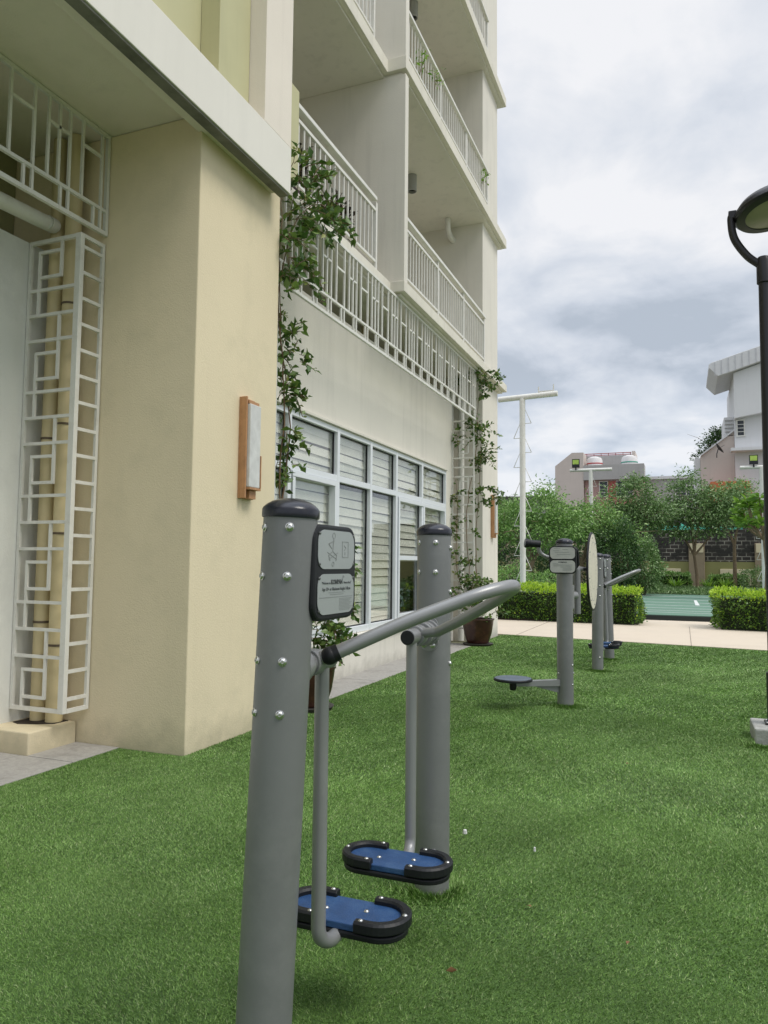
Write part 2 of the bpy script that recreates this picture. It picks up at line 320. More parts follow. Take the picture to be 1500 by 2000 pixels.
# turf fibres, dense near the camera and coarser with distance
def in_turf(x, y):
    ok = (y < pe(x)-.02) & (x < 5.5)
    left = np.where(y < 4.2, -3.67, np.where(y < 5.345, -3.13, -3.17))
    ok &= x > left
    ok &= ~((x > .46) & (x < .95) & (y > 6.2) & (y < 6.66))
    return ok
def blades():
    V = []
    bands = [(.9, 2.6, 90000, .0024, .0082), (2.6, 4.2, 48000, .0033, .0092), (4.2, 7, 18000, .0052, .0115), (7, 10.5, 8000, .0085, .013), (10.5, 15.5, 3800, .013, .014)]
    for y0, y1, dens, wd, ht in bands:
        xa = -(y1*.98+.8); xa = max(xa, -3.75); xb = .35+y1*.16
        n = int((xb-xa)*(y1-y0)*dens)
        x = RNG.uniform(xa, xb, n); y = RNG.uniform(y0, y1, n)
        k = in_turf(x, y) & (x > -(y*1.03+.9)) & (x < .3+y*.14)
        x = x[k]; y = y[k]; n = len(x)
        a = RNG.uniform(0, 2*np.pi, n); ln = RNG.normal(.0, .8, (n, 2)); 
        # soft lie of the pile, changing slowly over the ground
        fld = np.stack([np.sin(x*1.7+y*.9)*.35+.2+.16*np.sin(x*6.1+2*np.sin(y*4.3))+.1*np.sin(y*13+x*9), np.cos(y*1.3-x*.7)*.3-.1+.16*np.cos(y*7.3+2*np.sin(x*5.1))+.1*np.sin(x*15-y*8)], 1); ln = ln+fld
        h = ht*RNG.uniform(.55, 1.2, n)*(1+.12*np.sin(x*3.1+1.3*np.sin(y*2.2))); ww = wd*RNG.uniform(.7, 1.3, n)*.5
        p0 = np.stack([x-np.cos(a)*ww, y-np.sin(a)*ww, np.zeros(n)-.001], 1); p1 = np.stack([x+np.cos(a)*ww, y+np.sin(a)*ww, np.zeros(n)-.001], 1)
        p2 = np.stack([x+ln[:, 0]*h, y+ln[:, 1]*h, h], 1)
        V.append(np.stack([p0, p1, p2], 1).reshape(-1, 3))
    # the pile stands up and parts where it was cut round each post
    for (bx, by, rr_) in ((-.99, 1.68, .07), (-.96, 2.94, .07), (-1.04, 7.17, .076), (-1.0, 9.7, .07), (-.98, 10.96, .07), (.57, 6.2, .1)):
        n = 2600; a = RNG.uniform(0, 2*np.pi, n); q = rr_+np.abs(RNG.normal(0, .06, n)); x = bx+q*np.cos(a); y = by+q*np.sin(a); h = .034*RNG.uniform(.5, 1.2, n)*np.exp(-(q-rr_)/.12)
        ww = .0022 if by < 4 else .004; t = a+RNG.normal(0, .9, n)
        p0 = np.stack([x-np.sin(t)*ww, y+np.cos(t)*ww, np.zeros(n)], 1); p1 = np.stack([x+np.sin(t)*ww, y-np.cos(t)*ww, np.zeros(n)], 1); p2 = np.stack([x+np.cos(t)*h*.8, y+np.sin(t)*h*.8, h], 1)
        V.append(np.stack([p0, p1, p2], 1).reshape(-1, 3))
    V = np.concatenate(V); Fc = np.arange(len(V)).reshape(-1, 3)
    M = bpy.data.materials.new('turf fibre'); M.use_nodes = True; t = M.node_tree; bs = t.nodes['Principled BSDF']; bs.inputs['Roughness'].default_value = .5; bs.inputs['Specular IOR Level'].default_value = .35
    g = t.nodes.new('ShaderNodeNewGeometry'); r = t.nodes.new('ShaderNodeValToRGB'); t.links.new(g.outputs['Random Per Island'], r.inputs[0])
    cols = [(.095, .185, .042), (.15, .28, .06), (.20, .355, .08), (.27, .43, .115), (.43, .49, .25)]
    while len(r.color_ramp.elements) < 5: r.color_ramp.elements.new(.5)
    for e_, p, c in zip(r.color_ramp.elements, (0, .35, .65, .88, 1), cols): e_.position = p; e_.color = c+(1,)
    tcn = t.nodes.new('ShaderNodeTexCoord'); nz = t.nodes.new('ShaderNodeTexNoise'); nz.inputs['Scale'].default_value = .9; nz.inputs['Detail'].default_value = 6; t.links.new(tcn.outputs['Object'], nz.inputs[0])
    mr = t.nodes.new('ShaderNodeMapRange'); mr.inputs[1].default_value = .3; mr.inputs[2].default_value = .7; mr.inputs[3].default_value = .74; mr.inputs[4].default_value = 1.22; t.links.new(nz.outputs[0], mr.inputs[0])
    vs = t.nodes.new('ShaderNodeVectorMath'); vs.operation = 'SCALE'; t.links.new(r.outputs[0], vs.inputs[0]); t.links.new(mr.outputs[0], vs.inputs['Scale'])
    t.links.new(vs.outputs[0], bs.inputs['Base Color'])
    o = raw_mesh('turf', V, Fc, M); tag(o, 'short green synthetic turf covering the exercise area', 'turf', kind='stuff')
blades()

# ------------------------------------------------------------------ the apartment building
B = empty('apartment_building', (-3.6, 5, 0), 'cream and white apartment block with stacked balconies left of the exercise turf', 'building')
B.location = (0, 0, 0)
def part(name, mb, m, parent=B, bevel=.004): return mb.build(name, m, parent, bevel)
part('corner_pier', MB().box(-5.2, -3.13, 4.23, 5.345, -.1, 4.5), CREAM, bevel=.008)
part('wall', MB().box(-4.9, -4.47, -4, 4.225, -.1, 3.66), WHITEG)
part('recess_wall', MB().box(-5.2, -4.905, -4, 4.225, -.1, 4.55), OLIVE)
# soffit with a sloping edge, and the hung fascia
part('soffit', MB().prism([(-5.2, 4.503), (-3.27, 4.503), (-3.16, 4.37), (-3.075, 4.37), (-3.075, 4.42), (-3.055, 4.42), (-3.055, 4.72), (-5.2, 4.72)], -4, 5.19, (0, 2, 1)).box(-5.2, -3.14, 5.191, 5.34, 4.503, 4.72), WHITEP)
part('fascia', MB().box(-3.05, -2.95, -4, 5.2, 4.336, 4.725), FASC)
part('drip_edge', MB().box(-3.046, -2.962, -4, 5.19, 4.318, 4.334), DRIP)
part('upper_wall', MB().box(-5.2, -3.27, -4, 4.77, 4.722, 7.598), GREENP)
part('rib', MB().box(-3.268, -3.1, 4.37, 4.777, 4.728, 7.598), GREENP)
part('rib', MB().box(-3.268, -3.1, 2.4, 2.8, 4.728, 7.598), GREENP)
part('front_pilaster', MB().box(-4.2, -2.953, 4.78, 5.197, 4.728, 7.598), WHITEP)
part('parapet_end', MB().box(-3.45, -3.2, 5.2, 5.77, 4.75, 5.63), GREENP)
part('planter_kerb', MB().box(-4.9, -4.07, 3.80, 4.222, -.05, .155), CREAM, bevel=.01)
part('planter_soil', MB().prism([(-4.44, 4.0), (-4.36, 3.97), (-4.22, 4.02), (-4.13, 4.08), (-4.12, 4.2), (-4.44, 4.2)], .14, .160, (0, 1, 2)), SOIL)
part('shading_slab', MB().box(-5.2, -2.95, -4, 5.197, 7.6, 7.9), FASC)  # unseen next-floor slab, added to shade the green wall below
# ground floor wall with its long window opening
gw = MB()
WY0, WY1, WZ0, WZ1 = 5.45, 11.72, .49, 2.84
gw.box(-4.0, -3.62, 5.35, WY0, -.1, 4.13).box(-4.0, -3.62, WY1, 12.06, -.1, 4.13).box(-4.0, -3.62, WY0, WY1, -.1, WZ0).box(-4.0, -3.62, WY0, WY1, WZ1, 4.13)
part('wall', gw, TOWER, bevel=0)
part('recess_wall', MB().box(-4.6, -4.25, 5.35, 12.3, 3.0, 4.6), OLIVE)
part('wall', MB().box(-4.6, -3.88, 12.3, 12.69, -.1, 4.6), WHITEP)
part('pilaster', MB().box(-6.5, -3.24, 12.69, 13.82, -.1, 15), TOWER, bevel=.01)
part('tower_core', MB().box(-6.5, -5.2, 5.2, 12.68, 4.6, 15), TOWER)
FL = [(4.635, 4.77), (7.49, 7.66), (10.38, 10.55), (13.27, 13.44)]
for k, (z0, z1) in enumerate(FL):
    s_ = MB()
    xi = -3.29 if k == 0 else -3.35
    s_.prism([(-6.6, 5.2), (xi, 5.2), (xi, 8.3), (-3.10, 8.3), (-3.10, 14.0), (-6.6, 14.0)], z0, z1, (0, 1, 2))
    sl = part('balcony_slab', s_, SLABM, bevel=.006)
    s2 = MB().prism([(-6.5, 5.2), (xi-.07, 5.2), (xi-.07, 8.36), (-3.17, 8.36), (-3.17, 13.93), (-6.5, 13.93)], z0-.035, z0-.001, (0, 1, 2))
    s2.build('slab_soffit', TOWER, sl, .003)
    if k < 3:
        zt = FL[k+1][0]-.036
        part('partition', MB().box(-5.2, -3.12, 8.345, 8.46, z1, zt), TOWER, bevel=.006)
        # sliding doors at the back of each balcony
        for y0, y1 in ((5.9, 7.9), (9.3, 11.7)):
            d = part('balcony_door', MB().box(-5.2, -5.16, y0, y1, z1+.02, z1+2.15), WFRAME)
            for a in (0, 1):
                ym = (y0+y1)/2; ya, yb = (y0+.06, ym-.03) if a == 0 else (ym+.03, y1-.06)
                MB().box(-5.158, -5.15, ya, yb, z1+.09, z1+2.08).build('pane', DGLASS, d)
def railing(x, y0, y1, zb, zt, gap, hand_y1=None):
    b = MB(); L_ = y1-y0; n = max(2, round(L_/.112)); zs = zt-gap
    b.box(x-.018, x+.018, y0, y1, zb, zb+.03)
    b.box(x-.018, x+.018, y0, y1, zs-.035, zs)
    np_ = max(2, round(L_/1.45)+1)
    posts = [y0+.02+(L_-.04)*i/(np_-1) for i in range(np_)]
    for i in range(1, n):
        y = y0+L_*i/n
        if min(abs(y-p) for p in posts) > .03: b.box(x-.008, x+.008, y-.008, y+.008, zb+.03, zs-.035)
    o = part('railing', b, WMETAL, bevel=0)
    for p in posts:
        MB().box(x-.022, x+.022, p-.022, p+.022, zb-.09, zt-.045 if gap else zs+.002).build('post', WMETAL, o)
    MB().box(x-.03, x+.045, y0, hand_y1 or y1, zt-.045, zt).build('handrail', WMETAL, o, .004)
railing(-3.33, 5.77, 7.92, 4.86, 5.64, .12, 7.86)
railing(-3.165, 8.46, 12.45, 4.86, 5.64, .12)
railing(-3.165, 8.46, 12.68, 7.78, 8.37, 0)
railing(-3.40, 5.3, 7.95, 7.75, 8.40, 0)
railing(-3.165, 8.46, 12.68, 10.67, 11.26, 0)
railing(-3.40, 5.3, 7.95, 10.67, 11.26, 0)
# window band
wf = MB(); xg = -3.66
YM = [5.45, 6.45, 7.58, 8.54, 9.44, 10.52, 11.72]
wf.box(xg-.05, xg+.045, WY0, WY1, WZ1-.05, WZ1+.002).box(xg-.05, xg+.045, WY0, WY1, WZ0-.002, WZ0+.07).box(xg-.052, xg+.047, WY0+.002, WY1-.002, 2.23, 2.30)
for y in YM: wf.box(xg-.047, xg+.05, max(WY0+.001, y-.032), min(WY1-.001, y+.032), WZ0+.01, WZ1-.002)
win = part('window', wf, WFRAME, bevel=.004)
def ring(b, y0, y1, z0, z1, t, xa, xb):
    b.box(xa, xb, y0, y1, z0, z0+t).box(xa, xb, y0, y1, z1-t, z1).box(xa, xb, y0, y0+t, z0+t, z1-t).box(xa, xb, y1-t, y1, z0+t, z1-t)
sash = MB(); ring(sash, 6.50, 7.53, .565, 2.225, .055, xg-.02, xg+.062); sash.build('sash', WFRAME, win, .003); sash = MB(); ring(sash, 9.49, 11.67, .565, 2.225, .055, xg-.02, xg+.062)
sash.box(xg-.02, xg+.06, 10.55, 10.61, .62, 2.17).box(xg-.02, xg+.06, 9.545, 10.55, 1.36, 1.42)
sash.build('sash', WFRAME, win, .003)
for i in range(6):
    y0, y1 = YM[i]+.032, YM[i+1]-.032
    MB().box(xg-.012, xg-.006, y0, y1, 2.30, WZ1-.05).build('pane', GLASS, win)
    MB().box(xg-.012, xg-.006, y0, y1, WZ0+.07, 2.23).build('pane', GLASS, win)
    rvl = MB(); ring(rvl, y0, y1, 2.30, WZ1-.05, .013, xg-.014, xg+.004); rvl.build('dark_reveal_line', BLACKP, win)  # dark rings imitate the dark reflected reveals beside the mullions
    rvl = MB(); ring(rvl, y0, y1, WZ0+.07, 2.23, .013, xg-.014, xg+.004); rvl.build('dark_reveal_line', BLACKP, win)
    bl = MB(); z = 2.80
    while z > .52:
        if not (2.19 < z < 2.30) and not (i == 4 and z < 1.37):
            j = random.uniform(-.05, .06)
            # each slat leans, lapping the one below
            z1_ = z+random.uniform(-.003, .003)
            sag = random.uniform(-.011, .011)
            bl.add([(xg-.062, y0-.02, z1_), (xg-.062, y1+.02, z1_+sag), (xg-.044-j*.2, y1+.02, z1_-.097+sag), (xg-.044-j*.2, y0-.02, z1_-.097),
                    (xg-.065, y0-.02, z1_), (xg-.065, y1+.02, z1_+sag), (xg-.047-j*.2, y1+.02, z1_-.099+sag), (xg-.047-j*.2, y0-.02, z1_-.099)],
                   [(0, 1, 2, 3), (7, 6, 5, 4), (0, 4, 5, 1), (3, 2, 6, 7)])
        z -= .104
    bl.build('blind', BLIND, win)
MB().box(xg-.34, xg-.33, WY0, WY1, WZ0, WZ1).build('window_backing', DARKIN, win)
MB().box(-3.62, -3.585, WY0-.02, WY1+.02, WZ1+.012, WZ1+.045).build('drip_mould', TOWER, win, .004)
MB().box(-3.62, -3.565, WY0-.02, WY1+.02, WZ0-.06, WZ0-.012).build('sill', FASC, win, .006)

# ceiling lights of the balconies
for k, (zc, lb) in enumerate(((7.454, 'grey cylinder light under the lowest balcony ceiling'), (10.344, 'grey cylinder light under the second balcony ceiling, cut by the top of the photo'))):
    o = empty('ceiling_light', (-3.88, 10.7, zc), lb, 'ceiling light', 'cylinder lights under the balconies')
    MB().lathe([(0.0, 0), (.075, 0), (.075, -.26), (.062, -.265), (.06, -.22), (0, -.22)], seg=24).build('housing', mat('light housing', (.33, .33, .31), .5), o)
    MB().lathe([(0, -.222), (.058, -.222), (.058, -.226), (0, -.226)], seg=20).build('lens', DGLASS, o)
# pipe elbow under the balcony ceiling
tag(MB().tube(bez([(-3.78, 12.3, 7.45), (-3.78, 12.3, 7.36), (-3.79, 12.36, 7.26), (-3.8, 12.5, 7.22), (-3.8, 12.69, 7.21)]), .05, 12).build('drain_pipe', WMETAL), 'white bent drain pipe under the balcony ceiling beside the end pilaster', 'pipe')

# ------------------------------------------------------------------ steel trellises
def bar(b, ax, a0, a1, u, z0, z1=None, t=.012, plane=0.0, d=.012):
    """ax 'Y': panel in an X = plane; ax 'X': panel in a Y = plane. a0,a1 along the panel"""
    x0, x1, z0, z1 = a0, a1, z0, z1
    if ax == 'Y': b.box(plane-d, plane+d, a0, a1, z0, z1)
    else: b.box(a0, a1, plane-d, plane+d, z0, z1)
def lattice(b, plane, y0, y1, zb, zt, z2, zh, start, curve=False):
    d = .014
    b.box(plane-d, plane+d, y0, y1, zb, zb+.03); b.box(plane-d+.002, plane+d-.002, y0, y1, z2-.012, z2+.012)
    if not curve: b.box(plane-d, plane+d, y0, y1, zt-.03, zt)
    b.box(plane-d, plane+d, y1-.025, y1, zb+.03, zt-.03); b.box(plane-d, plane+d, y0, y0+.025, zb+.03, zt-.03)
    def vert(y, za, zc, w_=.009):
        if y < y0+.03 or y > y1-.03: return
        if curve and zc > zt-.05:     # bar bends back to the wall at its top
            b.box(plane-w_, plane+w_, y-w_, y+w_, za, zt-.22)
            pts = [(plane-.055*((k/5)**2), zt-.22+.22*k/5) for k in range(6)]
            for (xa, z_a), (xb, z_b) in zip(pts, pts[1:]):
                b.add([(xa-w_, y-w_, z_a), (xa+w_, y-w_, z_a), (xa+w_, y+w_, z_a), (xa-w_, y+w_, z_a), (xb-w_, y-w_, z_b), (xb+w_, y-w_, z_b), (xb+w_, y+w_, z_b), (xb-w_, y+w_, z_b)],
                      [(0, 1, 5, 4), (1, 2, 6, 5), (2, 3, 7, 6), (3, 0, 4, 7)])
        else: b.box(plane-w_, plane+w_, y-w_, y+w_, za, zc)
    k = 0; y = start
    while y < y1:
        # one cell is .31 m: H of two long bars and a crossbar, a close pair below
        vert(y, z2, zt-.02); vert(y+.19, z2, zt-.02)
        if y+.19 > y0: b.box(plane-.009, plane+.009, max(y+.011, y0), min(y+.179, y1), zh-.010, zh+.010)
        if k % 2: vert(y+.095, z2 if not curve else zh, zt-.02)
        vert(y+.12, zb+.03, z2); vert(y+.19, zb+.03, z2)
        y += .31; k += 1
GRPT = 'white steel trellis screens on the building'
b = MB(); lattice(b, -3.96, 1.2, 4.222, 3.72, 4.498, 3.905, 4.30, 1.48)
tag(b.build('trellis', WMETAL), 'white steel lattice screen under the cream soffit at the upper left corner', 'trellis', GRPT)
b = MB(); lattice(b, -3.22, 5.36, 12.1, 3.745, 4.597, 3.94, 4.32, 5.4, False)
tag(b.build('trellis', WMETAL), 'long white steel lattice screen above the blinded window, below the lowest balcony', 'trellis', GRPT)
# meander box around the pipes: front panel Y = 4.0, side ladder X = -3.975
T = empty('trellis', (-4.0, 4.0, .25), 'tall white box trellis with square spiral pattern around the cream pipes', 'trellis', GRPT)
zt = 3.66-.25; u_ = zt/18; ox, oy = -4.0, 4.0
b = MB(); x0, x1 = -4.465-ox, -4.012-ox; d = .011
Z = lambda k: zt-k*u_
b.box(x0, x1, -d, d, zt-.028, zt).box(x0, x1, -d, d, 0, .028).box(x0, x0+.025, -d, d, .028, zt-.028)
xl = x0+(x1-x0)*.23; xr = x0+(x1-x0)*.68
for k in (2, 3, 4, 6, 7, 8, 10, 11, 12, 14, 15, 16): b.box(x0+.025, x1, -d+.001, d-.001, Z(k)-.011, Z(k)+.011)
for i in range(5):
    s0 = 4*i+.5
    b.box(xl, xr, -d+.002, d-.002, Z(s0)-.011, Z(s0)+.011).box(xl, xr, -d+.002, d-.002, Z(s0+1)-.011, Z(s0+1)+.011)
    b.box(xl-.012, xl+.010, -d+.003, d-.003, Z(min(s0+2.5, 17.9)), Z(s0)+.011)
    b.box(xr-.010, xr+.012, -d+.003, d-.003, Z(s0+1)-.011, Z(max(4*i-1, 0)))
b.build('spiral_panel', WMETAL, T)
b = MB(); xa = .025; y1 = .222
b.box(xa-d, xa+d, .02, y1, zt-.028, zt).box(xa-d, xa+d, .02, y1, 0, .028).box(xa-d, xa+d, y1-.025, y1, .028, zt-.028)
for k in range(18): b.box(xa-d+.001, xa+d-.001, .02, y1-.025, Z(k+.5)-.012, Z(k+.5)+.012)
b.build('ladder_panel', WMETAL, T)
MB().box(x1-.001, xa+.012, -.019, .019, 0, zt).build('corner_post', WMETAL, T, .003)
# perpendicular trellises at both ends of the window wall
def strip(y, xa_, xb_, z0, z1, label):
    b = MB(); n = round((z1-z0)/.16); u = (z1-z0)/n; d = .013
    b.box(xa_, xa_+.022, y-d, y+d, z0, z1).box(xb_-.022, xb_, y-d, y+d, z0, z1)
    m1 = xa_+(xb_-xa_)*.35; m2 = xa_+(xb_-xa_)*.72
    for k in range(n+1):
        if k % 4 in (0, 1, 2): b.box(xa_+.022, xb_-.022, y-d+.001, y+d-.001, z0+k*u-.012, z0+k*u+.012)
        else: b.box(m1, m2, y-d+.002, y+d-.002, z0+(k+.5)*u-.009, z0+(k+.5)*u+.009).box(m1, m2, y-d+.002, y+d-.002, z0+(k-.5)*u-.009, z0+(k-.5)*u+.009)
        if k % 4 == 3: b.box(m1-.009, m1+.009, y-d+.003, y+d-.003, z0+(k-1)*u, z0+(k+.5)*u).box(m2-.009, m2+.009, y-d+.003, y+d-.003, z0+(k-.5)*u, min(z0+(k+1)*u, z1))
    tag(b.build('trellis', WMETAL), label, 'trellis', GRPT)
strip(12.07, -3.62, -3.225, .25, 3.74, 'narrow upright white trellis with vines at the far end of the window')
strip(5.5, -3.60, -3.225, .25, 3.74, 'narrow upright white trellis half hidden behind the cream pier')

# pipes
def pipe(pts, r, m, label, clamps=(), grp=None, axis_x=0, axis_y=0):
    o = MB().tube(pts, r, 18).build('drain_pipe', m); tag(o, label, 'pipe', grp)
    if clamps:
        for z in clamps:
            MB().lathe([(r+.004, z-.008), (r+.006, z-.006), (r+.006, z+.006), (r+.004, z+.008)], Matrix.Translation((axis_x, axis_y, 0)), 20).build('clamp', mat('rusty strap', (.12, .09, .06), .7), o)
    return o
GP = 'drain pipes on the building'
pipe([(-4.34, 4.13, .15), (-4.34, 4.13, 4.49)], .055, CREAM2, 'cream downpipe inside the box trellis nearer the white wall, repaired with tape', (.62, .86, 2.2), GP, -4.34, 4.13)
pipe([(-4.19, 4.13, .15), (-4.19, 4.13, 4.49)], .058, CREAM2, 'thicker cream downpipe inside the box trellis beside the pier', (.7, 1.5, 2.3, 3.2), GP, -4.19, 4.13)
pipe(bez([(-4.32, -3.0, 3.56), (-4.32, .0, 3.66), (-4.32, 3.7, 3.78), (-4.30, 4.0, 3.79)], 6), .055, WMETAL, 'horizontal white pipe running along the top of the left wall', (), GP)
pipe([(-4.05, 6.6, 3.6), (-4.05, 6.6, 4.6)], .05, CREAM2, 'short cream pipe behind the long lattice, nearer one', (), GP)
pipe([(-4.05, 9.3, 3.6), (-4.05, 9.3, 4.6)], .05, CREAM2, 'short cream pipe behind the long lattice, farther one', (), GP)
pipe([(-3.76, 12.45, .0), (-3.76, 12.45, 4.6)], .055, WMETAL, 'white downpipe behind the vine covered trellis, on the wall side', (), GP)
pipe([(-3.58, 12.5, .0), (-3.58, 12.5, 4.6)], .055, WMETAL, 'white downpipe behind the vine covered trellis, next to the pilaster', (), GP)

# ------------------------------------------------------------------ wall lamps
def sconce(loc_, label):
    o = empty('wall_lamp', loc_, label, 'wall lamp', 'copper framed wall lamps')
    MB().box(0, .022, 0, .19, 0, .78).build('back_plate', ORANGE, o, .003)
    MB().box(.022, .07, -.004, .014, 0, .78).build('side_rail', ORANGE, o, .003)
    MB().box(.023, .095, .016, .165, .085, .725).build('diffuser', LENS, o, .006)
    MB().box(.023, .08, .016, .16, .727, .752).build('top_cap', ORANGE, o, .002)
    MB().box(.023, .10, .016, .175, .066, .083).build('bottom_cap', ORANGE, o, .002)
    MB().box(.06, .101, .167, .176, .085, .34).build('corner_trim', ORANGE, o, .002)
    MB().box(.023, .07, .06, .15, 0, .064).build('bracket', ORANGE, o, .002)
    return o
sconce((-3.13, 4.79, 1.79), 'copper framed wall lamp with frosted glass on the cream pier')
sconce((-3.24, 13.26, 1.80), 'copper framed wall lamp on the far end pilaster behind the vine')

# ------------------------------------------------------------------ air walker
class Bolts:
    def __init__(s): s.l = []
    def lathe(s, *a, **k): q = MB(); q.lathe(*a, **k); s.l.append(q); return s
    def build(s, name, m, parent):
        for q in s.l: q.build(name, m, parent)
def bolt(b, p, nrm, r=.0092):
    M_ = Matrix.Translation(p) @ Vector(nrm).to_track_quat('Z', 'Y').to_matrix().to_4x4()
    b.lathe([(r*1.2, -.002), (r*1.2, r*.14), (r*1.0, r*.2), (r*.9, r*.42), (r*.62, r*.62), (r*.4, r*.66), (r*.33, r*.35), (0, r*.35)], M_, 14)
def post(parent, base, top, r=.069, bolts=(), zcap=None):
    B0, T0 = Vector(base), Vector(top); ax = (T0-B0).normalized()
    o = MB().tube([B0, T0], r, 40).build('post', GREY, parent)
    Mt = Matrix.Translation(T0) @ ax.to_track_quat('Z', 'Y').to_matrix().to_4x4()
    MB().lathe([(r+.0035, -.016), (r+.0045, -.013), (r+.0045, .004), (r+.0015, .010), (r*.90, .018), (r*.72, .026), (r*.45, .032), (r*.2, .0345), (0, .035)], Mt, 40).build('cap', NAVY, parent)
    bs = Bolts()
    for a, z in bolts:
        c = B0+ax*(z-B0.z)/ax.z; n_ = Vector((math.cos(R(a)), math.sin(R(a)), 0)); bolt(bs, c+n_*(r+.001), n_)
    if bolts: bs.build('bolt', STEEL, parent)
    return o
def smooth_path(pts, r, n=8):
    """polyline with rounded corners of radius r"""
    P = [Vector(p) for p in pts]; out = [P[0]]
    for i in range(1, len(P)-1):
        a = (P[i-1]-P[i]); c = (P[i+1]-P[i]); la, lc = a.length, c.length; a.normalize(); c.normalize()
        k = min(r, la*.49, lc*.49); s_, e_ = P[i]+a*k, P[i]+c*k
        for j in range(n+1):
            t = j/n; out.append((1-t)**2*s_+2*t*(1-t)*P[i]+t*t*e_)
    return out+[P[-1]]
AW = empty('air_walker', (-.98, 2.31, 0), 'grey air walker machine with blue pedals, nearest to the camera', 'exercise machine', 'air walker machines')
o0 = Vector((.98, -2.31, 0))
A = lambda x, y, z: Vector((x, y, z))+o0
post(AW, A(-.992, 1.68, -.03), A(-.934, 1.68, 1.432), .0695, [(-62, 1.39), (-62, 1.268), (-62, 1.058), (-62, .93), (-125, 1.39), (-125, 1.268), (-125, 1.058), (-125, .93), (-62, .17)])
post(AW, A(-.96, 2.94, -.03), A(-.957, 2.94, 1.437), .0695, [(-67, 1.39), (-67, 1.27), (-132, 1.39), (-132, 1.27), (0, 1.37), (0, 1.19), (-67, .17), (0, .9)])
# instruction board on the first post
BX = -.862+.98
bd = MB().prism(rr_poly(1.672-2.31, 1.932-2.31, 1.152, 1.402, .045), BX-.042, BX, (1, 2, 0)).build('sign_board', BLACKP, AW, .007)
BLACKP.node_tree.nodes['Principled BSDF'].inputs['Specular IOR Level'].default_value = .35
def sgn(p0, p1, z0, z1): return MB().prism(rr_poly(p0-2.31, p1-2.31, z0, z1, .035), BX+.0005, BX+.002, (1, 2, 0))
pu = sgn(1.692, 1.914, 1.286, 1.388).build('sign_plate', PLATE, bd); pl = sgn(1.692, 1.914, 1.168, 1.273).build('sign_plate', PLATE, bd)
MX = Matrix(((0, 0, 1, 0), (1, 0, 0, 0), (0, 1, 0, 0), (0, 0, 0, 1)))
def T_(txt, y, z, s, m_=INK, al='CENTER', bold=0): text_mesh('lettering', txt, s, Matrix.Translation((BX+.0026, y-2.31, z)) @ MX, m_, bd, align=al, bold=bold)
T_('KOMPAN', 1.803, 1.2515, .0168, bold=.0005); T_('"Welcome to', 1.739, 1.2495, .0092, INK1); T_('Fitness Area"', 1.870, 1.2495, .0092, INK1)
T_('Age 13+ or Minimum Height 140cm', 1.803, 1.2335, .0118, INK1, bold=.0001)
b = MB()
def strip_(y0, y1, z0, z1): b.box(BX+.0022, BX+.0028, y0-2.31, y1-2.31, z0, z1)
for z, ya, yb in ((1.2245, 1.755, 1.855), (1.2195, 1.765, 1.845), (1.2125, 1.70, 1.905)): strip_(ya, yb, z-.0006, z+.0006)
for k in range(9): strip_(1.82, 1.90-.008*(k % 3), 1.2065-.0038*k, 1.2078-.0038*k)
b.build('print_lines', INK2, bd)
# pictogram: a figure with swinging legs and a small framed panel
b = MB(); px = BX+.0024
def ln(p, q, w_=.0014):
    a, c = Vector((0, p[0]-2.31, p[1])), Vector((0, q[0]-2.31, q[1])); d_ = (c-a).normalized(); n_ = Vector((0, -d_.z, d_.y))*w_
    b.add([Vector((px, 0, 0))+v for v in (a-n_, a+n_, c+n_, c-n_)]+[Vector((px+.0005, 0, 0))+v for v in (a-n_, a+n_, c+n_, c-n_)], [(3, 2, 1, 0), (4, 5, 6, 7), (0, 1, 5, 4), (1, 2, 6, 5), (2, 3, 7, 6), (3, 0, 4, 7)])
def circ(c, r_, n=14):
    for k in range(n):
        t0, t1 = 2*math.pi*k/n, 2*math.pi*(k+1)/n; ln((c[0]+r_*math.cos(t0), c[1]+r_*math.sin(t0)), (c[0]+r_*math.cos(t1), c[1]+r_*math.sin(t1)), .0006)
ln((1.838, 1.259), (1.842, 1.268), .0012); ln((1.842, 1.268), (1.849, 1.266), .0010); ln((1.849, 1.266), (1.845, 1.262), .001)
circ((1.782, 1.374), .008); ln((1.782, 1.364), (1.776, 1.333), .0022); ln((1.782, 1.360), (1.752, 1.352)); ln((1.752, 1.352), (1.770, 1.340))
ln((1.776, 1.333), (1.752, 1.322)); ln((1.752, 1.322), (1.760, 1.308)); ln((1.776, 1.333), (1.800, 1.322)); ln((1.800, 1.322), (1.796, 1.308)); ln((1.744, 1.330), (1.80, 1.312), .0008); ln((1.808, 1.330), (1.752, 1.312), .0008)
circ((1.778, 1.299), .006)
for p, q in (((1.835, 1.360), (1.873, 1.360)), ((1.873, 1.360), (1.873, 1.318)), ((1.873, 1.318), (1.835, 1.318)), ((1.835, 1.318), (1.835, 1.360)), ((1.847, 1.350), (1.858, 1.343)), ((1.858, 1.343), (1.847, 1.336)), ((1.852, 1.332), (1.852, 1.324))): ln(p, q, .0007)
b.build('pictogram', INK2, bd)
b = Bolts()
for y in (1.702, 1.908):
    for z in (1.378, 1.299, 1.262, 1.178): bolt(b, (BX+.002, y-2.31, z), (1, 0, 0), .0034)
b.build('rivet', mat('dull rivet', (.16, .165, .16), .5, metal=.5), bd)
MB().box(BX-.06, BX-.043, 1.70-2.31, 1.76-2.31, 1.2, 1.36).build('sign_bracket', BLACKP, bd)
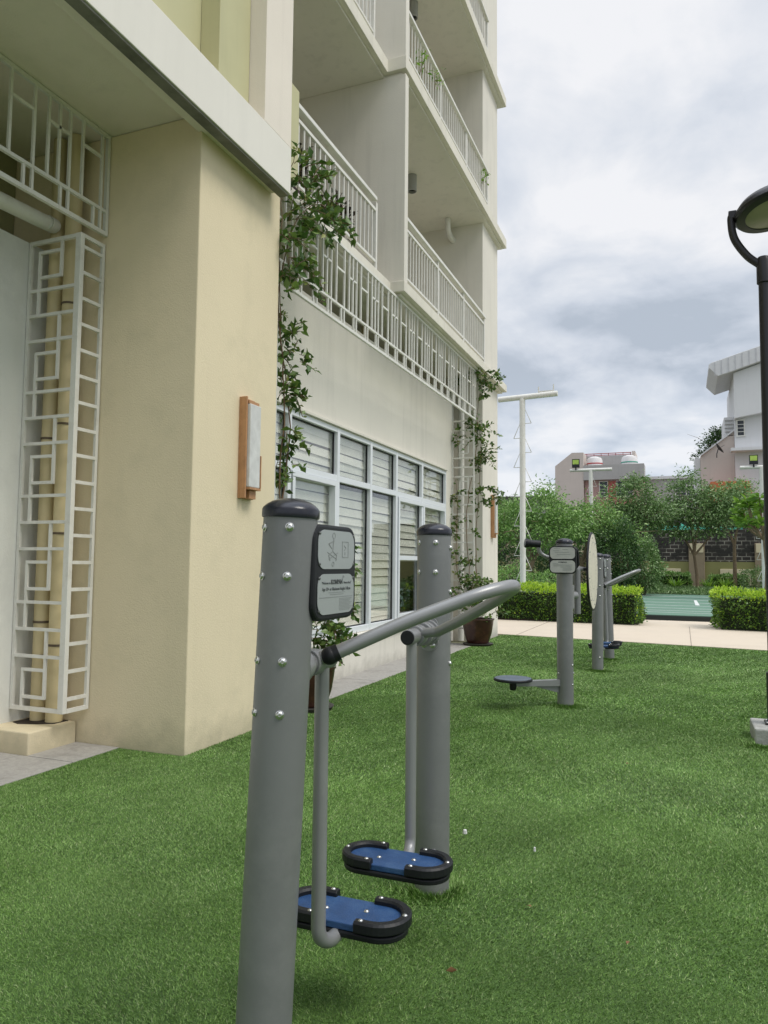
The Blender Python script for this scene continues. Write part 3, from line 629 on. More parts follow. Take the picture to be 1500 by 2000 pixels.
# handle: one bent tube rising away from the posts, legs swinging between
hp = smooth_path([A(-.905, 1.86, 1.048), A(-.715, 1.965, 1.143), A(-.53, 2.08, 1.222), A(-.472, 2.165, 1.240), A(-.478, 2.29, 1.236), A(-.575, 2.43, 1.184), A(-.715, 2.565, 1.115), A(-.865, 2.70, 1.047)], .06)
hd = MB().tube(hp, .0195, 20).build('handle', GREY2, AW)
def ball(c, r_):
    return MB().lathe([(r_*math.sin(R(t)), r_*math.cos(R(t))) for t in range(0, 181, 15)], Matrix.Translation(c), 24)
bc = Vector(hp[0]); dr = (Vector(hp[0])-Vector(hp[1])).normalized()
g = ball(bc, .0255); g.tube([bc, bc-dr*.026], .0235, 20); g.build('end_cap', BLACKP, hd)
def swing(sgn_, yp, leg_y, yc, x, px_, pcol):
    """yp: face of the post, leg_y: plane of the leg, yc: pedal centre"""
    z = 1.028
    hub = MB(); hub.tube([A(px_, yp, z), A(px_, yp+sgn_*.022, z)], .052, 28); hub.tube([A(px_, yp+sgn_*.022, z), A(px_, yp+sgn_*.05, z)], .043, 28)
    hub.build('bearing', GREY2, AW, .003)
    hub2 = MB(); hub2.tube([A(px_, yp+sgn_*.05, z), A(x, leg_y+sgn_*.045, z)], .029, 24); h2 = hub2.build('pivot_tube', GREY2, AW, .002)
    e_ = A(x, leg_y+sgn_*.045, z); MB().tube([e_, e_+Vector((0, sgn_*.006, 0))], .0262, 24).build('end_cap', BLACKP, h2)
    # leg, bending under the pedal
    pts = smooth_path([A(x, leg_y, z-.01), A(x, leg_y, .268), A(x+.01, leg_y+sgn_*.05, .235), A(x+.02, yc+sgn_*.02, .247)], .07)
    lg = MB().tube(pts, .0205, 20).build('swing_leg', GREY2, AW)
    zb = .268; Lh, Wh = .185, .078
    cx, cy = x+.012, yc
    base = [(cx+a, cy+c) for a, c in [(p[0], p[1]) for p in rr_poly(-Lh, Lh, -Wh, Wh, Wh-.002, 10)]]
    pd = MB().prism([(p[0]+.98, p[1]-2.31) for p in base], zb-.010, zb+.010, (0, 1, 2)).build('pedal', BLUE, AW, .003)
    MB().prism([((p[0]-cx)*1.03+cx+.98, (p[1]-cy)*1.06+cy-2.31) for p in base], zb-.030, zb-.0115, (0, 1, 2)).build('pedal_base', BLACKP, pd, .005)
    sc = Bolts()
    for s2 in (-1, 1):       # raised horseshoe rim at each end
        arc = []; c0 = cx+s2*(Lh-Wh)
        for t in range(-90, 91, 10): arc.append((c0+s2*Wh*math.cos(R(t)), cy+Wh*math.sin(R(t))))
        arc = [(c0-s2*.045, cy-Wh)]+arc+[(c0-s2*.045, cy+Wh)]
        P3 = [A(p[0], p[1], zb+.016) for p in arc]
        rim = MB(); n = len(P3); prof = []
        vs = []
        for i, p in enumerate(P3):
            t_ = (P3[min(i+1, n-1)]-P3[max(i-1, 0)]).normalized(); s_ = Vector((t_.y, -t_.x, 0))
            for a_, h_ in ((-.014, -.020), (.016, -.020), (.016, .005), (.010, .011), (-.008, .011), (-.014, .005)): vs.append(p+s_*a_*(1)+Vector((0, 0, h_)))
        m_ = 6
        rim.add(vs, [(i*m_+k, i*m_+(k+1) % m_, (i+1)*m_+(k+1) % m_, (i+1)*m_+k) for i in range(n-1) for k in range(m_)]+[tuple(range(m_)), tuple(reversed(range((n-1)*m_, n*m_)))])
        rim.build('pedal_rim', BLACKP, pd, .003)
        for q in (0, n-1, n//2): bolt(sc, P3[q]+(P3[1]-P3[0] if q == 0 else P3[-2]-P3[-1] if q == n-1 else Vector((0, 0, 0))).normalized()*.018+Vector((0, 0, .010)), (0, 0, 1), .0065)
    for s2 in (-1, 1): bolt(sc, A(cx+s2*.06, cy+s2*.012, zb+.0105), (0, 0, 1), .007)
    sc.build('screw', STEEL, pd)
swing(1, 1.745, 1.915, 2.075, -.955, -.955, 0)
swing(-1, 2.875, 2.665, 2.49, -.955, -.958, 0)
# flange plates bolted to the posts below the bearings
for yy, s_ in ((1.752, 1), (2.868, -1)):
    f_ = MB().prism([(p[0]+.98, p[1]) for p in rr_poly(-.995, -.915, .955, 1.09, .035)], yy-2.31-.004, yy-2.31+.004, (0, 2, 1)).build('flange', GREY2, AW)
    q = Bolts(); bolt(q, (-.955+.98+.018, yy-2.31+s_*.005, .978), (0, s_, 0), .010); bolt(q, (-.955+.98-.018, yy-2.31+s_*.005, .978), (0, s_, 0), .010); q.build('bolt', STEEL, f_)
# collars joining the handle to the pivots
cb = MB(); cb.tube([A(-.955, 1.83, 1.028), A(-.955, 1.875, 1.028)], .036, 24); cb.tube([A(-.945, 1.85, 1.035), A(-.885, 1.87, 1.058)], .018, 14)
cb.build('collar', GREY2, AW, .003)
cb = MB(); cb.tube([A(-.955, 2.70, 1.028), A(-.955, 2.755, 1.028)], .039, 24); cb.tube([A(-.955, 2.775, 1.028), A(-.955, 2.795, 1.028)], .046, 24); cb.tube([A(-.95, 2.725, 1.035), A(-.855, 2.695, 1.05)], .019, 14)
cb.build('collar', GREY2, AW, .003)
AW2 = copy_tree(AW); AW2.location = (-1.0, 10.33, 0); AW2.rotation_euler = (0, R(-1.6), 0)
AW2['label'] = 'distant grey air walker machine near the path, behind the cream wheel'

# ------------------------------------------------------------------ combination post with twister plate and arm wheel
TW = empty('exercise_post', (-1.04, 7.17, 0), 'grey exercise post with round twister plate, cream wheel and black grips', 'exercise machine')
post(TW, (0, 0, -.03), (0, 0, 1.525), .075, [(-20, .38), (-20, .2), (20, .3), (-135, .3), (-150, .2)])
MB().lathe([(.0, 0), (.078, 0), (.078, .012)], Matrix.Translation((0, 0, 1.515)), 32).build('cap_band', NAVY, TW)
# twister plate on its bracket arm
t = Vector((-.42, -.345, 0)); dn = t.normalized(); sd_ = Vector((-dn.y, dn.x, 0))
arm = MB()
def beam(b, p, q, w_, z0a, z1a, z0b, z1b):
    v = [p-sd_*w_+Vector((0, 0, z0a)), p+sd_*w_+Vector((0, 0, z0a)), p+sd_*w_+Vector((0, 0, z1a)), p-sd_*w_+Vector((0, 0, z1a)),
         q-sd_*w_+Vector((0, 0, z0b)), q+sd_*w_+Vector((0, 0, z0b)), q+sd_*w_+Vector((0, 0, z1b)), q-sd_*w_+Vector((0, 0, z1b))]
    b.add(v, [(0, 1, 2, 3), (7, 6, 5, 4), (0, 4, 5, 1), (1, 5, 6, 2), (2, 6, 7, 3), (3, 7, 4, 0)])
beam(arm, dn*.07, t-dn*.02, .030, .185, .245, .20, .245); beam(arm, dn*.07, dn*.30, .008, .12, .186, .183, .186)
am = arm.build('bracket_arm', GREY2, TW, .004)
MB().lathe([(0, .165), (.025, .165), (.032, .18), (.032, .225), (.05, .235), (.05, .248), (0, .248)], Matrix.Translation(t), 24).build('bearing', BLACKP, am)
MB().lathe([(0, .251), (.165, .251), (.172, .256), (.172, .268), (.165, .275), (0, .2755)], Matrix.Translation(t), 48).build('twister_plate', mat('bluish grey plate', (.085, .115, .16), .45, var=.15, vscale=9, dirt=(.16, .19, .23), dscale=8), TW)
MB().lathe([(.166, .249), (.176, .252), (.1765, .266), (.168, .2745)], Matrix.Translation(t), 48).build('plate_rim', BLACKP, TW)
# sign boards facing the camera
sb = MB().prism(rr_poly(-.125, .125, 1.228, 1.485, .045), -.118, -.088, (0, 2, 1)).build('sign_board', BLACKP, TW, .006)
for z0, z1 in ((1.366, 1.474), (1.239, 1.352)): MB().prism(rr_poly(-.114, .114, z0, z1, .035), -.1205, -.1185, (0, 2, 1)).build('sign_plate', mat('pale sign plate', (.46, .46, .44), .4, metal=.1, var=.08, vscale=12), sb)
MZ = Matrix(((1, 0, 0, 0), (0, 0, -1, 0), (0, 1, 0, 0), (0, 0, 0, 1)))
text_mesh('lettering', 'KOMPAN', .018, Matrix.Translation((0, -.1212, 1.334)) @ MZ, INK, sb, bold=.0005)
b = MB()
for k, (a, c) in enumerate(((-.09, -.04), (-.09, .09), (-.085, .088), (-.02, .085), (0, .08), (0, .085), (0, .075))):
    b.box(a, c, -.1213, -.1207, 1.319-.0105*k, 1.3225-.0105*k)
for a, c, z in ((-.08, -.02, 1.46), (-.085, -.03, 1.44), (.0, .05, 1.45), (-.07, .06, 1.425), (-.05, .07, 1.405)): b.box(a, c, -.1213, -.1207, z, z+.004)
b.build('print_lines', INK2, sb)
MB().box(-.05, .05, -.087, -.06, 1.3, 1.44).build('sign_bracket', BLACKP, sb)
# grips on a curved arm towards the building
ga = MB().tube(smooth_path([(-.02, .04, 1.375), (-.15, .03, 1.372), (-.235, .0, 1.42), (-.245, -.02, 1.50)], .09), .019, 16).build('grip_arm', GREY2, TW)
gr = MB(); gr.tube([(-.225, -.01, 1.505), (-.32, -.05, 1.512)], .035, 20); gr.tube([(-.32, -.05, 1.512), (-.355, -.065, 1.516)], [.038, .047], 20); gr.build('grip', BLACKP, ga, .003)
MB().tube([(-.355, -.065, 1.516), (-.362, -.068, 1.517)], .041, 20).build('grip_end', NAVY, ga)
# arm, upright and the big wheel seen almost edge on
ar = MB(); ar.tube(smooth_path([(.05, .03, 1.272), (.10, .35, 1.275), (.115, .78, 1.265)], .1), .021, 16); ar.tube([(.085, .22, 1.27), (.085, .22, .84)], .034, 18)
ar.tube([(.0, .05, 1.02), (.085, .22, 1.02)], .022, 14); ar.build('wheel_arm', GREY, TW, .002)
kb = MB(); kb.tube([(.035, .07, 1.02), (.075, .17, 1.02)], .038, 18); kb.tube([(.03, .02, .90), (.03, .02, 1.12)], .055, 18); kb.build('bearing', GREY2, TW, .003)
bent = MB().tube(smooth_path([(.06, .0, 1.47), (.115, .02, 1.46), (.12, .05, 1.30), (.06, .03, 1.25)], .05), .014, 12).build('cable_loop', BLACKP, TW)
Wm = Matrix.Translation((.165, .80, 1.248)) @ Matrix.Rotation(R(-.4), 4, 'Z') @ Matrix.Rotation(R(90), 4, 'Y')
MB().lathe([(0, -.012), (.398, -.012), (.405, -.006), (.405, .004), (.40, .008), (.385, .010)], Wm, 64).build('wheel_rim', BLACKP, TW)
wh = MB().lathe([(.386, .0085), (.386, .0125), (.30, .0135), (0, .0135)], Wm, 64).build('wheel', CREAMD, TW)
b = MB()
for k in range(8):
    a = 2*math.pi*k/8+.2; bolt(b, Wm @ Vector((.35*math.cos(a), .35*math.sin(a), .013)), (1, -.06, 0), .008)
for rr_, n_ in ((.30, 40), (.18, 28)):
    for k in range(n_):
        a0_, a1_ = 2*math.pi*k/n_, 2*math.pi*(k+.6)/n_
        vs = [Wm @ Vector((q_*math.cos(a_), q_*math.sin(a_), .0142)) for a_ in (a0_, a1_) for q_ in (rr_, rr_+.006)]; b.add(vs, [(0, 1, 3, 2)])
b.build('wheel_studs', INK2, wh)

# ------------------------------------------------------------------ street lamp
LP = empty('street_lamp', (.635, 6.45, 0), 'black lamp post with round domed head on a concrete block at the right edge', 'street lamp')
MB().box(-.165, .30, -.24, .20, -.02, .115).build('concrete_base', CONC, LP, .012)
MB().box(-.075, .075, -.075, .075, .116, .130).build('base_plate', BLACKM, LP, .003)
b = Bolts()
for a in (-1, 1):
    for c in (-1, 1): bolt(b, (a*.058, c*.058, .131), (0, 0, 1), .011)
b.build('anchor_bolt', STEEL, LP)
MB().tube([(0, 0, .13), (0, 0, .5), (0, 0, .51), (0, 0, 3.66)], [.058, .058, .044, .040], 24).build('pole', BLACKM, LP)
MB().lathe([(.044, 3.55), (.052, 3.555), (.052, 3.73), (.04, 3.765), (0, 3.77)], seg=24).build('collar', BLACKM, LP)
MB().tube(bez([(-.03, 0, 3.71), (-.12, 0, 3.80), (-.205, 0, 3.95), (-.225, 0, 4.10), (-.215, 0, 4.15)]), .030, 14).build('arm', BLACKM, LP)
hm = Matrix.Translation((.075, 0, 4.15)) @ Matrix.Rotation(R(-9), 4, 'Y') @ Matrix.Rotation(R(-8), 4, 'X')
MB().lathe([(.203, -.034), (.21, -.042), (.27, -.034), (.287, -.012), (.28, .018), (.24, .066), (.16, .105), (.07, .122), (0, .126)], hm, 48).build('lamp_head', BLACKM, LP)
MB().lathe([(.205, -.036), (.15, -.044), (.08, -.048), (0, -.05)], hm, 48).build('lens', LAMPG, LP)
MB().box(-.245, -.185, -.03, .03, 4.11, 4.175).build('hinge', BLACKM, LP, .006)

# ------------------------------------------------------------------ white T poles with flood lights
GT = 'white T shaped light poles around the court'
def flood(x, y, z, label, s=1.0):
    o = empty('floodlight', (x, y, z), label, 'floodlight', 'floodlights on the T poles')
    MB().box(-.17*s, .17*s, -.05, .06, 0, .40*s).build('housing', BLACKM, o, .01)
    MB().box(-.135*s, .135*s, -.056, -.051, .15*s, .36*s).build('lens', FLOODG, o)
    MB().box(-.03, .03, -.03, .03, -.12, -.001).build('bracket', BLACKM, o)
def tpole(x, y, zt, xa, xb, label, rungs=True, r=.082, rb=.08, tilt=.0):
    o = empty('light_pole', (x, y, 0), label, 'light pole', GT)
    MB().tube([(0, 0, 0), (0, 0, zt-.03)], r, 20).build('pole', WMETAL, o)
    MB().tube([(xa-x, 0, zt-tilt), (xb-x, 0, zt+tilt)], rb, 20).build('cross_arm', WMETAL, o, .01)
    b = MB()
    z = zt-.35; k = 0
    while z > .9 and rungs:
        s_ = 1 if k % 2 == 0 else -1
        X = s_*(r-.01); tri = [(X, 0, z), (s_*(r+.17), 0, z-.42), (X, 0, z-.42)]
        b.tube(tri[:2], .010, 6); b.tube(tri[1:], .010, 6); z -= .42; k += 1
    if rungs: b.build('climbing_rungs', WMETAL, o)
    return o
p1 = tpole(-4.2, 21, 6.13, -4.9, -3.2, 'tall white T shaped pole with triangular rungs, beside the building end', tilt=.03)
b = MB(); b.box(.45, .90, -.02, .02, .20+6.03, .235+6.03); b.box(.45, .48, -.02, .02, .235+6.03, .36+6.03); b.box(.87, .90, -.02, .02, .235+6.03, .40+6.03); b.build('lamp_bracket', WMETAL, p1)
tpole(-3.86, 35, 5.72, -4.80, -2.92, 'white T shaped pole rising behind the twister post signs', r=.09, rb=.07)
tpole(3.0, 33, 5.33, 2.2, 3.8, 'white T shaped pole at the right edge beside the lamp post', r=.10, rb=.07)
flood(-4.52, 34.95, 5.84, 'black floodlight with yellow green glass on the pole before the pink house')
flood(2.70, 32.95, 5.44, 'black floodlight with yellow green glass near the black lamp post', .95)

# ------------------------------------------------------------------ foliage
LG = [(.025, .065, .014), (.04, .10, .02), (.065, .145, .03), (.10, .19, .045)]
VINEL = leafmat('vine leaf', [(.04, .09, .016), (.07, .15, .025), (.11, .20, .036), (.18, .27, .06)], .4)
VYEL = leafmat('yellowish leaf', [(.09, .15, .03), (.2, .26, .05), (.32, .33, .10)], .45)
HEDGEL = leafmat('hedge leaf', [(.035, .085, .014), (.065, .15, .022), (.12, .24, .032), (.2, .34, .045)], .38)
LIME = leafmat('young hedge leaf', [(.30, .50, .03), (.42, .62, .045), (.52, .70, .08)], .4, .35)
TREEL = leafmat('tree leaf', [(.08, .155, .045), (.13, .235, .07), (.19, .31, .10), (.34, .46, .22)], .42)
TREED = leafmat('dark tree leaf', [(.035, .08, .024), (.06, .125, .036), (.10, .18, .055)], .45)
TREEB = leafmat('bright tree leaf', [(.085, .18, .04), (.15, .29, .06), (.23, .40, .09), (.37, .53, .19)], .42)
DARKPL = leafmat('purple dark leaf', [(.03, .018, .016), (.05, .03, .02), (.035, .06, .02)], .45)
PLUML = leafmat('plumeria leaf', [(.10, .22, .025), (.18, .34, .04), (.28, .46, .06)], .4, .4)
CORE = mat('dark hedge core', (.018, .03, .010), .95, var=.3, vscale=6)  # near black colour of the light-blocking box inside the hedges

def along(pts, step=.04):
    P = [Vector(p) for p in pts]; out = []
    for a, c in zip(P, P[1:]):
        n = max(1, int((c-a).length/step)); out += [a.lerp(c, k/n) for k in range(n)]
    return np.array([tuple(p) for p in out])
def vine(name, stems, clumps, label, size=.085, extra=None, m=VINEL):
    base = stems[0][0]
    o = empty(name, base, label, 'climbing plant', 'climbing plants on the trellises'); bz = Vector(base)
    b = MB()
    for s_ in stems:
        pts = bez(s_, 6); pts = [p+Vector((random.uniform(-.012, .012), random.uniform(-.012, .012), 0)) for p in pts]
        b.tube([p-bz for p in pts], .009, 6, r2=.003)
    PP = []; OO = []
    tw = b
    for (cx, cy, cz, r_, n) in clumps:
        for _ in range(max(3, int(n/9*2.3))):
            # a twig with leaves on alternate sides
            d_ = Vector((random.gauss(.25, 1), random.gauss(0, .8), random.gauss(-.05, .8))).normalized()
            s0 = Vector((cx, cy, cz))+Vector((random.gauss(0, .3), random.gauss(0, .3), random.gauss(0, .3)))*r_
            L_ = r_*random.uniform(.7, 1.3)
            path = [s0+d_*L_*t_+Vector((0, 0, -.25*L_*t_*t_)) for t_ in (0, .33, .66, 1)]
            tw.tube([p-bz for p in path], .0035, 4, cap=False)
            for k in range(9):
                t_ = .15+.85*k/8; p = s0+d_*L_*t_+Vector((0, 0, -.25*L_*t_*t_)); PP.append(tuple(p-bz)); OO.append(tuple(d_*.6+Vector((random.gauss(0, .7), random.gauss(0, .7), random.gauss(.1, .5)))))
    for s_ in stems:
        for p in along(s_, .07):
            if random.random() < .45: PP.append(tuple(Vector(p)-bz)); OO.append((random.gauss(.3, .7), random.gauss(0, .7), random.gauss(0, .5)))
    tw.build('stems', STEMM, o)
    PP = np.array(PP); OO = np.array(OO); k = RNG.random(len(PP)) < .84
    leaves('foliage', PP[k], size, m, o, OO[k], .25, .56)
    leaves('young_leaves', PP[~k], size*.8, VYEL, o, OO[~k], .1, .45)
    return o
vine('climbing_vine', [[(-3.12, 5.95, .35), (-3.20, 5.75, 1.0), (-3.2, 5.56, 1.9), (-3.2, 5.6, 2.8), (-3.18, 5.45, 3.6), (-3.1, 5.5, 4.2), (-3.08, 5.9, 4.6), (-3.05, 6.4, 4.72)],
                       [(-3.15, 5.98, .35), (-3.22, 5.62, 1.5), (-3.2, 5.7, 2.5), (-3.21, 5.52, 3.4), (-3.15, 5.4, 4.4), (-3.1, 5.5, 4.8)]],
     [(-3.08, 5.55, 4.74, .17, 34), (-3.06, 5.78, 4.74, .17, 36), (-3.05, 6.12, 4.68, .19, 46), (-3.05, 6.38, 4.68, .16, 34), (-3.1, 5.65, 4.35, .22, 44), (-3.08, 6.0, 4.45, .2, 48), (-3.12, 5.45, 4.1, .2, 36), (-3.12, 5.62, 3.95, .2, 44), (-3.12, 5.42, 3.75, .15, 26), (-3.15, 5.5, 3.45, .08, 12),
      (-3.2, 5.64, 3.33, .13, 30), (-3.2, 5.68, 3.12, .16, 36), (-3.2, 5.62, 2.9, .1, 16), (-3.2, 5.68, 2.78, .14, 28), (-3.2, 5.58, 2.45, .09, 14), (-3.2, 5.7, 2.27, .14, 28), (-3.2, 5.6, 2.0, .09, 14),
      (-2.87, 6.2, 1.42, .10, 20), (-2.85, 6.2, 1.26, .10, 20), (-2.82, 6.2, .9, .10, 20), (-2.9, 6.2, 1.05, .08, 12), (-3.1, 6.2, .83, .15, 34), (-3.02, 6.15, .70, .18, 44), (-2.95, 6.15, .6, .17, 40), (-2.98, 6.1, .5, .15, 30), (-3.12, 6.1, .55, .1, 14)],
     'leafy green vine climbing past the cream pier edge up to the nearer balcony', .088)
vine('climbing_vine', [[(-3.15, 11.95, .48), (-3.3, 12.05, 1.1), (-3.35, 12.05, 2.2), (-3.2, 12.1, 3.2), (-3.2, 12.2, 4.1), (-3.1, 12.3, 4.5)],
                       [(-3.12, 12.0, .48), (-3.22, 12.15, 1.3), (-3.2, 12.2, 2.3), (-3.15, 12.2, 3.4), (-3.3, 12.1, 4.2)], [(-3.2, 12.0, .48), (-3.5, 12.02, 1.2), (-3.5, 12.02, 2.3), (-3.55, 12.02, 2.8)]],
     [(-3.35, 12.2, 4.50, .2, 50), (-3.12, 12.2, 4.46, .2, 50), (-2.92, 12.25, 4.55, .15, 28), (-2.86, 12.2, 4.28, .12, 16), (-3.15, 12.2, 4.15, .13, 24), (-3.24, 12.15, 3.74, .2, 40), (-3.08, 12.2, 3.65, .16, 32), (-3.05, 12.2, 3.3, .16, 34), (-3.3, 12.1, 3.5, .2, 40), (-3.5, 12.05, 3.45, .13, 20),
      (-3.22, 12.15, 3.05, .16, 34), (-3.1, 12.2, 3.1, .13, 24), (-3.55, 12.05, 2.47, .16, 30), (-3.14, 12.2, 2.55, .16, 36), (-2.93, 12.2, 2.48, .15, 34), (-3.1, 12.2, 2.3, .12, 18), (-3.52, 12.05, 2.05, .13, 26), (-3.6, 12.05, 1.9, .1, 18), (-3.25, 12.1, 1.85, .1, 14), (-3.5, 12.1, 1.35, .16, 26), (-3.24, 12.1, 1.4, .14, 22), (-3.6, 12.0, 1.5, .1, 16),
      (-3.3, 12.0, 1.05, .22, 50), (-3.5, 11.95, .88, .2, 46), (-3.15, 11.95, .98, .22, 60), (-2.96, 11.95, .95, .16, 34), (-3.35, 11.9, .75, .2, 50), (-3.1, 11.9, .68, .2, 50), (-2.86, 11.9, .6, .16, 30)],
     'thinner vine on the far trellis rising from the brown pot to the end pilaster', .082)
def pot(x, y, r_, h, label):
    o = empty('plant_pot', (x, y, .006), label, 'plant pot', 'brown glazed plant pots')
    MB().lathe([(r_*.78, .02), (0, .02), (0, 0), (r_*.9, 0), (r_*.98, .03), (r_*.9, .035), (r_*.72, .03)], seg=36).build('saucer', mat('dark saucer', (.04, .035, .03), .6), o)
    MB().lathe([(0, .036), (r_*.66, .036), (r_*.72, .06), (r_*.88, h*.45), (r_*.98, h*.8), (r_*1.0, h*.93), (r_*1.05, h*.95), (r_*1.05, h), (r_*.93, h), (r_*.92, h*.9)], seg=40).build('bowl', POTM, o)
    MB().lathe([(0, h*.92), (r_*.92, h*.90)], seg=24).build('soil', SOIL, o)
pot(-3.12, 11.9, .255, .43, 'brown glazed pot at the foot of the far trellis')
pot(-3.12, 6.02, .22, .38, 'brown glazed pot half hidden behind the nearest grey post')

def hedge(x0, x1, y0, y1, z1, label, n, ls=.06, skew=0.0, m=HEDGEL, young=True, name='hedge', grp='clipped hedges'):
    o = empty(name, ((x0+x1)/2, (y0+y1)/2, 0), label, 'hedge', grp)
    cx, cy = (x0+x1)/2, (y0+y1)/2; hx, hy = (x1-x0)/2, (y1-y0)/2
    sk = lambda x: skew*x
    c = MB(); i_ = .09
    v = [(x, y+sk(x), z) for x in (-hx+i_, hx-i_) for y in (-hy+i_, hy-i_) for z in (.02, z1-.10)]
    c.add(v, [(0, 1, 3, 2), (4, 6, 7, 5), (0, 4, 5, 1), (2, 3, 7, 6), (0, 2, 6, 4), (1, 5, 7, 3)]); c.build('branches_or_core', CORE, o)  # solid dark box added inside the hedge to block light
    P = []; O = []
    areas = [2*hx*z1, 2*hx*z1*.4, 2*hy*z1, 2*hy*z1, 4*hx*hy]; tot = sum(areas)
    for k, (ar_, fn) in enumerate(zip(areas, (lambda a, b_: ((-1+2*a)*hx, -hy, b_*z1, (0, -1, .3)), lambda a, b_: ((-1+2*a)*hx, hy, b_*z1, (0, 1, .3)), lambda a, b_: (-hx, (-1+2*a)*hy, b_*z1, (-1, 0, .3)), lambda a, b_: (hx, (-1+2*a)*hy, b_*z1, (1, 0, .3)), lambda a, b_: ((-1+2*a)*hx, (-1+2*b_)*hy, z1, (0, 0, 1))))):
        for _ in range(int(n*ar_/tot)):
            a, b_ = random.random(), random.random(); x, y, z, d_ = fn(a, .06+.94*b_ if k < 4 else b_)
            bump_ = .035*math.sin(x*9+y*7)+.03*math.sin(x*4.3+z*8+1)+.02*math.sin(y*11+z*13)
            j = random.gauss(0, .025)-random.random()**2*.08+bump_
            x += d_[0]*j; y += d_[1]*j; z += (d_[2] if k == 4 else 0)*j
            P.append((x, y+sk(x), max(z, .03))); O.append(d_)
    P = np.array(P); O = np.array(O, float)
    if young:
        # new shoots grow along the top and the lit rim
        top = (P[:, 2] > z1-.11-.05*RNG.random(len(P))); pick = top & (RNG.random(len(P)) < .8) | (RNG.random(len(P)) < .05)
        sh = P[pick].copy(); sh[:, 2] += RNG.random(len(sh))*.05
        leaves('young_leaves', sh, ls, LIME, o, O[pick]+np.array([0, 0, .6]), -.2, .5); P, O = P[~pick], O[~pick]
    leaves('foliage', P, ls, m, o, O, .1, .55)
    return o
hedge(-6.2, -.93, 17.55, 18.6, .76, 'lime topped clipped hedge on the left of the court entrance', 17000, .062, -.07)
hedge(.63, 6.0, 16.75, 17.9, .76, 'lime topped clipped hedge on the right of the court entrance', 17000, .062, -.10)
hedge(-4.2, .3, 42.0, 42.8, .95, 'low dark hedge along the foot of the boundary wall, left of the tree', 6500, .11, 0, TREEB, False)
hedge(1.3, 3.0, 42.0, 42.8, .85, 'low dark hedge along the foot of the boundary wall, right of the tree', 3000, .11, 0, TREEB, False)

def blob(cx, cy, cz, rx, ry, rz, n, shell=.55, low=-.7):
    d = RNG.normal(size=(n, 3)); d /= np.linalg.norm(d, axis=1)[:, None]
    rad = (shell+(1-shell)*RNG.random(n))**1
    bump_ = 1+.16*np.sin(d[:, 0]*6+cx)+.13*np.sin(d[:, 1]*7+cz+d[:, 2]*5)
    P = d*(rad*bump_)[:, None]*np.array([rx, ry, rz]); P[:, 2] = np.maximum(P[:, 2], low*rz)
    return P+np.array([cx, cy, cz]), d
def bush(x, y, r_, h, label, n, ls, m, name='bush', grp='rounded bushes by the court'):
    o = empty(name, (x, y, 0), label, 'bush', grp)
    P, d = blob(0, 0, h*.55, r_, r_, h*.5, n, .6)
    P[:, 2] = np.maximum(P[:, 2], .03)
    leaves('foliage', P, ls, m, o, d, .0, .5)
    c = MB()
    for k in range(9):
        a = 2*math.pi*k/9; c.tube([(.03*math.cos(a), .03*math.sin(a), 0), (r_*.6*math.cos(a), r_*.6*math.sin(a), h*.65)], .02, 6, r2=.006)
    c.build('branches_or_core', BARK, o); return o
bush(-4.75, 22, .75, 1.32, 'rounded light green bush left of the tall white T pole', 2600, .075, TREEB)
bush(-3.75, 22.4, .62, 1.15, 'rounded light green bush right of the tall white T pole', 2200, .075, TREEB)
bush(-5.9, 22.6, .8, 1.25, 'rounded light green bush behind the end pilaster', 2200, .075, TREEB)
bush(3.3, 41, .75, 1.25, 'round green bush beside the right pole at the boundary wall', 2200, .10, TREEL)
bush(-2.35, 31, .95, 2.9, 'tall dark bush between the far air walker and the boundary wall', 6000, .13, TREED)
bush(-1.55, 32.5, .9, 2.3, 'dark spreading bush with feathery leaves before the brick panels', 5000, .13, TREEL)
bush(-4.2, 33, 1.3, 2.2, 'dense shrub in shade behind the twister post', 4000, .13, TREED)
bush(-6.6, 33, 1.6, 2.3, 'dense shrub in shade behind the hedge and tall white pole', 4500, .13, TREED)
bush(-9.2, 32, 1.6, 2.5, 'dense shrub in shade behind the end of the building', 3000, .13, TREED)

def strappy(x, y, label, n=60, L_=.9):
    o = empty('strap_leaf_plant', (x, y, .1), label, 'plant', 'strap leaved plants by the wall')
    V = []; Fc = []
    for _ in range(n):
        a = random.uniform(0, 6.28); l = L_*random.uniform(.6, 1.1); sp = random.uniform(.3, .8); wv = .035
        pts = [Vector((math.cos(a)*l*sp*t_, math.sin(a)*l*sp*t_, l*(t_-.55*t_*t_*sp*1.3))) for t_ in (0, .35, .7, 1)]; s_ = Vector((-math.sin(a), math.cos(a), 0))
        k = len(V)
        for p, ww in zip(pts, (wv*.6, wv, wv*.8, .003)): V += [p-s_*ww, p+s_*ww]
        for i in range(3): Fc.append((k+2*i, k+2*i+1, k+2*i+3, k+2*i+2))
    raw_mesh('fronds', np.array([tuple(v) for v in V]), np.array(Fc), PLUML, o)
for x, y, lb in ((-.35, 40.2, 'strap leaved plant left of the slim tree trunk'), (1.15, 40.3, 'strap leaved plant just right of the slim tree trunk'), (1.95, 40.5, 'strap leaved plant midway between the tree trunk and round bush')): strappy(x, y, lb, 70, 1.0)

